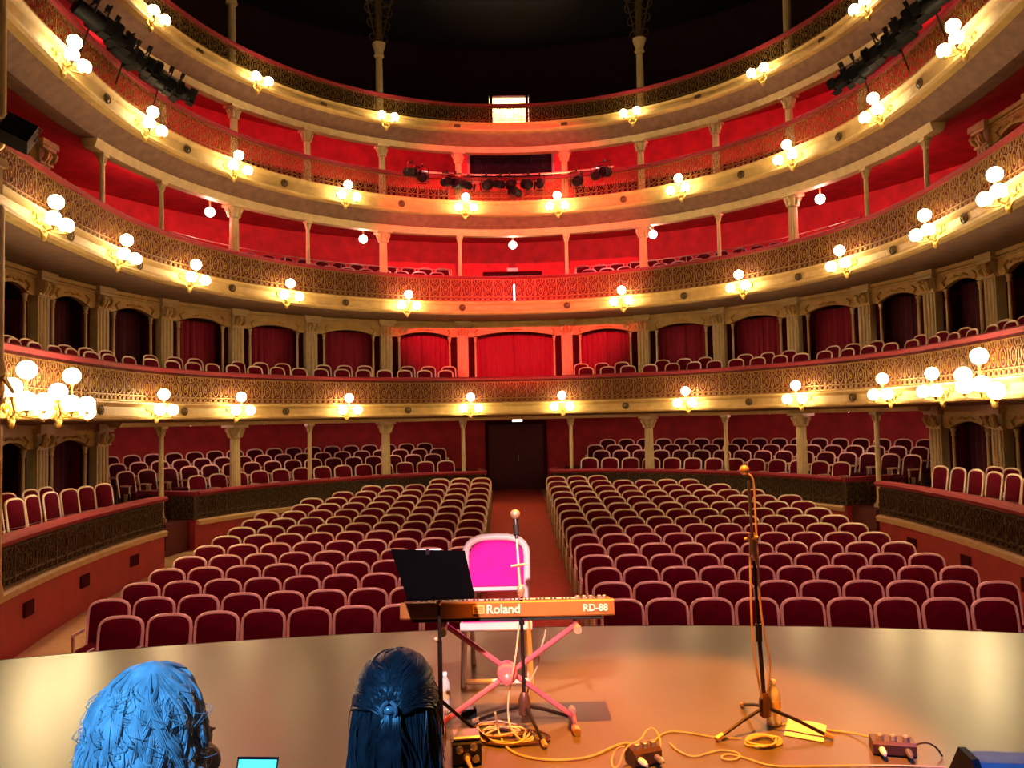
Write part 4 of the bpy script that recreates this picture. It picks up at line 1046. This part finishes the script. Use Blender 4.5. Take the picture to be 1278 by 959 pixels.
# --- music stand
SY = 4.15; c0 = aty(541, 716, SY); O = Vector((c0.x+.03, SY+.10, 0))
st = thing('music_stand', 'black music stand with a tilted desk left of the keyboard', 'music stand', O)
tl, tr_, br_, bl = [aty(*q)-O for q in ((488, 688, SY+.12), (580, 690, SY+.12), (592, 744, SY-.02), (508, 747, SY-.02))]
m = MB(); th = Vector((0, .012, .008)); m.add([tl, tr_, br_, bl, tl+th, tr_+th, br_+th, bl+th], [(0, 1, 2, 3), (7, 6, 5, 4), (0, 4, 5, 1), (1, 5, 6, 2), (2, 6, 7, 3), (3, 7, 4, 0)])
obj('desk', m.mesh('desk', 'desk_black'), st)
m = MB(); lp = Vector((0, -.045, .0)); up_ = Vector((0, -.002, .02)); m.add([bl, br_, br_+lp, bl+lp, bl-up_*.3, br_-up_*.3, br_+lp-up_*.3, bl+lp-up_*.3], [(0, 1, 2, 3), (7, 6, 5, 4), (0, 4, 5, 1), (1, 5, 6, 2), (2, 6, 7, 3), (3, 7, 4, 0)]); obj('desk_lip', m.mesh('desk_lip', 'desk_black'), st)
mid = (tl+tr_)*.5; obj('clamp', MB().box(mid+Vector((.0, .005, -.01)), (.02, .03, .05)).mesh('clamp', 'black_metal'), st)
obj('pages', MB().box(mid+Vector((0, .016, -.012)), (.14, .006, .05)).mesh('pages', 'paper'), st)
pt = aty(548, 752, O.y)-O; ptm = aty(549, 800, O.y)-O
tubepart('pole', [(ptm.x, 0, .12), (ptm.x, 0, ptm.z)], .013, 'black_metal', st); tubepart('upper_pole', [(ptm.x, 0, ptm.z-.02), (pt.x, 0, pt.z+.08)], .009, 'black_metal', st)
obj('knob', MB().sphere((ptm.x-.02, -.01, ptm.z+.01), .014, 8, 6).mesh('knob', 'mic_gold_lit', 40), st); obj('knob', MB().sphere((pt.x, -.01, pt.z), .015, 8, 6).mesh('knob', 'mic_gold_lit', 40), st)
for a in (30, 150, 270):
    tubepart('leg', [(ptm.x, 0, .30), (ptm.x+.13*math.cos(R_(a)), .13*math.sin(R_(a)), .17), (ptm.x+.30*math.cos(R_(a)), .30*math.sin(R_(a)), .012)], .010, 'black_metal', st, 6)
# --- monitor wedge
P = aty(1222, 934, 3.55)
t = thing('monitor_speaker', 'blue-lit wedge monitor speaker at the right front of the stage', 'loudspeaker', (P.x+.20, 3.42, 0), R_(-8))
poly = [(-.18, 0), (.20, 0), (.20, .10), (.06, .285), (-.06, .285), (-.18, .16)]
m = MB(); L = .29; n = len(poly)
m.add([(sx*L, y, z) for sx in (-1, 1) for y, z in poly], [tuple(range(n)), tuple(range(2*n-1, n-1, -1))]+[(i, (i+1) % n, n+(i+1) % n, n+i) for i in range(n)])
obj('cabinet', m.mesh('cabinet', 'speaker_blue_lit'), t)
for s in (-1, 1):
    m = MB(); pp = [(y*1.07, max(0, z*1.05)) for y, z in poly]; m.add([(s*(L+.03)*q, y, z) for q in (1, .9) for y, z in pp], [tuple(range(n)), tuple(range(2*n-1, n-1, -1))]+[(i, (i+1) % n, n+(i+1) % n, n+i) for i in range(n)]); obj('end_cap', m.mesh('end_cap', 'black'), t)
m = MB(); m.box((0, .135, .195), (.50, .19, .01), Matrix.Rotation(R_(-53), 3, 'X')); obj('grille', m.mesh('grille', 'black'), t)
obj('handle', MB().tube([(-.08, -.13, .235), (-.06, -.15, .25), (.06, -.15, .25), (.08, -.13, .235)], .010, 6).mesh('handle', 'black', 40), t)

# ================================================================== PEOPLE
def chain(m, pts, n=10):
    m.tube([p[0] for p in pts], [p[1] for p in pts], n)
    for p, r in pts: m.sphere(p, r*.99, n, 7)
def body_builders(z0, turn, hands, dx=0):
    """skin and clothing shapes of a seated figure facing +Y, floor at z=0, seat at z0; hands: list of (elbow, wrist, grip dir) for left, right"""
    sk = MB(); V = Vector
    top = z0+.87; hc = V((0, .02, z0+.755))
    # head (facing direction turned about z)
    rt = Matrix.Rotation(turn, 3, 'Z')
    def H(x, y, z): return hc+rt @ V((x, y, z))
    sk.sphere(H(0, -.012, .018), (.074, .088, .096), 20, 14)
    sk.sphere(H(0, .028, -.045), (.056, .060, .068), 16, 12); sk.sphere(H(0, .055, -.088), (.030, .028, .022), 10, 8)
    sk.tube([H(0, .082, .012), H(0, .100, -.018), H(0, .094, -.030)], [.008, .014, .011], 8)
    for s in (-1, 1):
        sk.sphere(H(s*.042, .055, -.03), (.026, .026, .026), 10, 8); sk.sphere(H(s*.076, -.008, -.012), (.010, .020, .032), 8, 8)
        sk.sphere(H(s*.030, .074, .008), (.014, .010, .009), 8, 6)
    sk.tube([H(-.022, .086, -.058), H(0, .092, -.057), H(.022, .086, -.058)], .007, 6); sk.tube([H(-.018, .085, -.067), H(0, .090, -.069), H(.018, .085, -.067)], .007, 6)
    chain(sk, [(hc+V((0, -.02, -.07)), .052), (V((0, -.012, z0+.63)), .052), (V((0, -.02, z0+.57)), .07)])
    for zz, rx, ry in ((.07, .14, .10), (.16, .125, .09), (.26, .115, .08), (.36, .125, .085), (.45, .13, .08), (.53, .12, .065)): sk.sphere((0, -.01, z0+zz), (rx, ry, .08), 16, 10)
    for s in (-1, 1):
        el, wr = hands[0 if s < 0 else 1][:2]
        chain(sk, [((0, -.01, z0+.55), .05), ((s*.16, -.01, z0+.53), .042), (el, .032), (wr, .024)])
        kn_, an_ = V((s*.105, .43, z0+.075)), V((s*.105, .40, .10)) if z0 <= .55 else V((s*.105, .36, .22))
        chain(sk, [((s*.08, .0, z0+.08), .075), (kn_, .045), (an_, .030)])
    cl = MB()
    for zz, rx, ry in ((.07, .165, .13), (.16, .15, .115), (.26, .14, .10), (.36, .15, .11), (.45, .16, .105), (.53, .15, .085), (.575, .09, .07)):
        cl.sphere((0, -.01, z0+zz), (rx, ry, .085), 18, 10)
    for s in (-1, 1):
        chain(cl, [((s*.10, -.01, z0+.57), .055), ((s*.165, -.01, z0+.535), .058)])
        el, wr = hands[0 if s < 0 else 1][:2]
        chain(cl, [((s*.175, -.01, z0+.52), .054), (V((s*.175, -.01, z0+.52)).lerp(V(el), .5), .047), (el, .041), (V(el).lerp(V(wr), .5), .038), (V(el).lerp(V(wr), .86), .031)])
        chain(sk, [(V(el).lerp(V(wr), .5), .030), (wr, .024)])
        # hand: palm, four fingers, thumb
        f = (V(wr)-V(el)).normalized(); g = V(hands[0 if s < 0 else 1][2]).normalized(); g = (g-f*g.dot(f)).normalized(); w_ = f.cross(g)*(-s if s else 1)
        pc = V(wr)+f*.055
        chain(sk, [(V(wr), .022), (V(wr)+f*.03, .024)])
        for q in (-.026, -.009, .009, .026): chain(sk, [(V(wr)+f*.02+w_*q*.6, .014), (V(wr)+f*.085+w_*q, .0125)])
        for q, L in ((-.028, .060), (-.009, .074), (.010, .080), (.029, .070)):
            b0 = V(wr)+f*.088+w_*q; b1 = b0+f*L*.42+g*L*.18; b2 = b1+f*L*.18+g*L*.36; b3 = b2-f*L*.05+g*L*.26
            chain(sk, [(b0, .0105), (b1, .0098), (b2, .0092), (b3, .008)], 8)
        t0 = V(wr)+f*.03+w_*.03; chain(sk, [(t0, .014), (t0+f*.025+w_*.022+g*.012, .0125), (t0+f*.05+w_*.022+g*.03, .0105), (t0+f*.066+w_*.012+g*.04, .009)], 8)
    lg = MB()
    for s in (-1, 1):
        hip, kn, an = V((s*.09, .02, z0+.08)), V((s*.105, .43, z0+.075)), V((s*.105, .40, .10))
        if z0 > .55: an = V((s*.105, .36, .22))
        chain(lg, [(hip, .088), (hip.lerp(kn, .5), .074), (kn, .058), (kn.lerp(an, .35), .054), (an, .038)])
        chain(sk, [(kn.lerp(an, .8), .034), (an-V((0, 0, .03)), .036)])
    return sk, cl, lg, hc, rt
def remeshed(name, m, mat_, parent, vox=.008, it=5):
    o = obj(name, m.mesh(name, mat_), parent)
    md = o.modifiers.new('remesh', 'REMESH'); md.mode = 'VOXEL'; md.voxel_size = vox; md.use_smooth_shade = True
    sm = o.modifiers.new('smooth', 'SMOOTH'); sm.factor = .5; sm.iterations = it
    return o
def loft(rings, n=40, lump=0.0, seed=0):
    """rings: (z, rx, ry, cx, cy)"""
    m = MB(); vs = []
    for j, (z, rx, ry, cx, cy) in enumerate(rings):
        for k in range(n):
            a = 2*PI*k/n; q = 1+lump*(math.sin(5*a+z*40+seed)+.6*math.sin(9*a-z*70+seed*2)+.5*math.sin(z*95+3*a))
            vs.append((cx+rx*q*math.cos(a), cy+ry*q*math.sin(a), z))
    m.add(vs, [(j*n+k, j*n+(k+1) % n, (j+1)*n+(k+1) % n, (j+1)*n+k) for j in range(len(rings)-1) for k in range(n)]+[tuple(range(n)), tuple((len(rings)-1)*n+k for k in range(n-1, -1, -1))])
    return m
def interp(rings, z):
    rings = sorted(rings, key=lambda r: -r[0])
    if z >= rings[0][0]: return rings[0]
    for a, b in zip(rings, rings[1:]):
        if b[0] <= z <= a[0]:
            u = (a[0]-z)/(a[0]-b[0]); return tuple(a[i]*(1-u)+b[i]*u for i in range(5))
    return rings[-1]
def strands(m, rings, count, zr, lenr, amp, freq, r, lift, arange, rnd, seg=12, curl=0.0, lock=1):
    for q_ in range(count):
        if q_ % lock == 0:
            A0 = rnd.uniform(*arange); Z = rnd.uniform(*zr); LL = rnd.uniform(*lenr); PH = rnd.uniform(0, 6.28); LI = rnd.uniform(.2, 1)*lift; AM = amp*rnd.uniform(.4, 1.2)
        j_ = rnd.uniform(-1, 1); a0 = A0+(.075*j_ if lock > 1 else 0); z = Z+rnd.uniform(-.006, .002)*(lock > 1); L = LL*rnd.uniform(.88, 1.05); ph = PH+.25*j_; li = LI*(1.25-.55*j_*j_); am = AM
        pts = []; rr = []
        for i in range(seg+1):
            u = i/seg; zz = z-L*u
            _, rx, ry, cx, cy = interp(rings, zz); a = a0+am*math.sin(freq*u+ph); k = li*(1.15*math.sin(PI*min(1, u*1.05))-.35)+curl*math.sin(freq*1.3*u+ph)*u
            pts.append((cx+(rx+k)*math.cos(a), cy+(ry+k)*math.sin(a), zz)); rr.append(r*(1-.85*u**3)*(.12+.88*min(1, u*4)))
        m.tube(pts, rr, 4)
rnd = random.Random(3)
def stool(label, x, y, z0):
    t = thing('stool', label, 'stool', (x, y, 0))
    obj('seat', MB().lathe([(.16, z0-.045), (.18, z0-.04), (.18, z0-.012), (.165, z0-.004), (.05, z0)], 20).mesh('seat', 'black', 40), t)
    for a in (45, 135, 225, 315):
        c_, s_ = math.cos(R_(a)), math.sin(R_(a)); obj('leg', MB().tube([(.20*c_, .20*s_, 0), (.13*c_, .13*s_, z0-.04)], .014, 6).mesh('leg', 'black_metal', 40), t)
    obj('foot_ring', MB().tube([(.175*math.cos(2*PI*i/20), .175*math.sin(2*PI*i/20), .2) for i in range(20)], .009, 5, True).mesh('foot_ring', 'black_metal'), t)
# person with pale curly hair, turned to the right
HX, HY, HT = -.772, 1.16, 1.470
z0 = HT-.02-.87
p1 = thing('person', 'seated person with short pale curly hair lit blue, seen from behind', 'person', (HX, HY-.02, 0))
elr, wrr = Vector((.24, .14, z0+.32)), Vector((.078, .25, z0+.465))
sk, cl, lg, hc, rt = body_builders(z0, R_(-24), [((-.25, .06, z0+.28), (-.12, .27, z0+.17), (.3, 0, -1)), (elr, wrr, (-1, .2, .1))])
remeshed('body', sk, 'skin', p1, .007, 4); remeshed('jacket', cl, 'cloth_grey', p1, .010, 6); remeshed('trousers', lg, 'cloth_dark', p1, .011, 6)
for s in (-1, 1):
    m = MB(); m.sphere((s*.105, .43, .225 if z0 > .55 else .05), (.042, .11, .04), 12, 8); obj('shoe', m.mesh('shoe', 'black', 60), p1)
T = HT
KR = .83
R1 = [(T, .006, .006, .004, .0), (T-.008, .034, .036, .003, 0), (T-.022, .056, .062, .002, 0), (T-.045, .075, .084, 0, .002), (T-.075, .087, .098, 0, .002), (T-.11, .093, .103, 0, 0), (T-.15, .096, .100, -.002, -.004), (T-.19, .095, .094, -.006, -.008), (T-.225, .093, .086, -.010, -.012), (T-.26, .085, .072, -.010, -.014), (T-.285, .06, .05, -.010, -.014)]
R1 = [(a, b*KR, c*KR, d, e) for a, b, c, d, e in R1]
FA = 66; fx_, fy_ = math.cos(R_(FA)), math.sin(R_(FA))   # the face looks to +x+y; keep hair off it
m = MB(); base = loft([(a, b*.93, c*.93, d, e) for a, b, c, d, e in R1], 48, .018, 2)
base.v = [(x-max(0, x*fx_+y*fy_-.052)*.85*fx_*(1 if z < T-.07 else 0), y-max(0, x*fx_+y*fy_-.052)*.85*fy_*(1 if z < T-.07 else 0), z) for x, y, z in base.v]
m.v, m.f = base.v, base.f
AR = (R_(FA+62), R_(FA+298))
strands(m, R1, 2200, (T-.07, T-.004), (.09, .15), .16, 5.0, .0016, .010, AR, rnd, 14, .004, 16)
strands(m, R1, 2600, (T-.19, T-.08), (.04, .075), .09, 6.5, .0016, .016, AR, rnd, 14, .006, 18)
strands(m, R1, 300, (T-.03, T-.002), (.02, .04), .3, 4.0, .0016, .007, (0, 2*PI), rnd, 10, .003, 12)
strands(m, R1, 260, (T-.19, T-.01), (.02, .06), .2, 6.0, .0007, .018, AR, rnd, 10, .010)
o = obj('hair', m.mesh('hair', 'hair_pale', 60), p1); o['label'] = 'short wavy pale hair lit blue'
m = MB()
for s in (1,):
    ear = hc+rt @ Vector((s*.086, -.004, -.045)); m.sphere(ear, .007, 8, 6)
o = obj('earring', m.mesh('earring', 'silver', 60), p1)
# phone in the right hand
gp = wrr+Vector((-.03, .055, .075))
ph = thing('phone', 'phone with a glowing cyan screen held up by the pale-haired person', 'phone', (HX+gp.x-.0, HY-.02+gp.y, 0)); ph.location.z = gp.z; ph.rotation_euler = (R_(-25), R_(8), R_(15))
obj('case', bevel_box((0, 0, 0), (.074, .010, .152), .003).mesh('case', 'black_gloss'), ph); obj('screen', MB().box((0, -.0055, 0), (.068, .002, .142)).mesh('screen', 'phone_screen'), ph)
stool('black round stool under the pale-haired person', HX, HY-.02, z0)
# person with long dark hair and clip
HX, HY, HT = -.467, 1.50, 1.372
z0 = HT-.01-.87
p2 = thing('person', 'seated person with long dark hair held by a clip, seen from behind', 'person', (HX, HY, 0))
sk, cl, lg, hc, rt = body_builders(z0, R_(-6), [((-.24, .06, z0+.28), (-.10, .27, z0+.17), (.3, 0, -1)), ((.24, .06, z0+.28), (.10, .27, z0+.17), (-.3, 0, -1))])
remeshed('body', sk, 'skin', p2, .007, 4); remeshed('jacket', cl, 'cloth_dark', p2, .010, 6); remeshed('trousers', lg, 'cloth_dark', p2, .011, 6)
for s in (-1, 1):
    m = MB(); m.sphere((s*.105, .46, .045), (.042, .11, .04), 12, 8); obj('shoe', m.mesh('shoe', 'black', 60), p2)
T = HT
R2 = [(T, .005, .005, 0, .005), (T-.006, .032, .034, 0, .004), (T-.02, .054, .060, 0, .002), (T-.045, .070, .082, 0, 0), (T-.08, .081, .096, 0, -.002), (T-.12, .087, .096, 0, -.008), (T-.17, .089, .088, 0, -.018), (T-.22, .090, .070, .002, -.034), (T-.28, .100, .055, .004, -.052), (T-.35, .112, .046, .006, -.066), (T-.45, .120, .040, .006, -.082), (T-.56, .105, .032, .004, -.092), (T-.60, .07, .02, .004, -.095)]
R2 = [(a, b*(.92 if a > T-.25 else 1.0), c, d, e) for a, b, c, d, e in R2]
base = loft([(a, b*.95, c*.95, d, e) for a, b, c, d, e in R2], 48, .006, 1)
base.v = [(x, min(y, .045) if z < T-.06 else y, z) for x, y, z in base.v]
m = MB(); m.v, m.f = base.v, base.f
BK = (R_(176), R_(364))
strands(m, R2, 520, (T-.14, T-.05), (.30, .44), .06, 4.0, .0030, .004, BK, rnd, 16, .002)
strands(m, R2, 240, (T-.16, T-.12), (.20, .40), .10, 5.0, .0028, .008, BK, rnd, 16, .003)
strands(m, R2, 60, (T-.20, T-.02), (.10, .30), .15, 5.0, .0010, .014, (R_(160), R_(380)), rnd, 12, .004)
clipP = Vector((.004, -.094, T-.072))
# hair swept from the hairline back to the clip
for _ in range(420):
    a = rnd.uniform(R_(-25), R_(205)); 
    zz = T-.012-.085*rnd.random() if math.sin(a) < .5 else T-.05*rnd.random()
    _, rx, ry, cx, cy = interp(R2, zz); s0 = Vector((cx+rx*math.cos(a), cy+ry*math.sin(a), zz)); e0 = clipP+Vector((rnd.uniform(-.016, .016), .004, rnd.uniform(-.012, .012)))
    pts = []; rr = []
    for i in range(13):
        u = i/12; q = s0.lerp(e0, u); q.z += .010*math.sin(PI*u)
        _, rx, ry, cx, cy = interp(R2, min(T-.001, q.z)); v = Vector((q.x-cx, q.y-cy)); k = math.hypot(v.x/max(rx, .01), v.y/max(ry, .01))
        lim = 1.03+.03*rnd.random()
        if k < lim and k > 1e-4: q.x, q.y = cx+v.x/k*lim, cy+v.y/k*lim
        pts.append(q); rr.append(.0030)
    m.tube(pts, rr, 4)
# loose tail below the clip
for _ in range(160):
    s0 = clipP+Vector((rnd.uniform(-.014, .014), -.008, rnd.uniform(-.01, .0))); dx = rnd.uniform(-.045, .045); L = rnd.uniform(.12, .30); pts = []
    for i in range(12):
        u = i/11; zz = s0.z-L*u; _, rx, ry, cx, cy = interp(R2, zz); x = s0.x+dx*u**.7+.004*math.sin(6*u+dx*90); yy = cy-ry*math.sqrt(max(0, 1-((x-cx)/rx)**2))-.008-.012*math.sin(PI*min(1, u*2.2))
        pts.append((x, yy, zz))
    m.tube(pts, [.003*(1-.7*(i/11)**3) for i in range(12)], 4)
o = obj('hair', m.mesh('hair', 'hair_dark', 60), p2); o['label'] = 'long straight dark hair swept back under a clip'
m = MB()
for s in (-1, 1):
    m.tube(smooth_path([clipP+Vector((s*.003, -.010, .013)), clipP+Vector((s*.013, -.018, .008)), clipP+Vector((s*.013, -.018, -.008)), clipP+Vector((s*.003, -.010, -.013))]), .0035, 6)
m.sphere(clipP+Vector((0, -.014, 0)), (.011, .008, .008), 10, 7)
o = obj('hair_clip', m.mesh('hair_clip', 'clip', 40), p2); o['label'] = 'shiny pale claw clip'
stool('black round stool under the dark-haired person', HX, HY, z0)
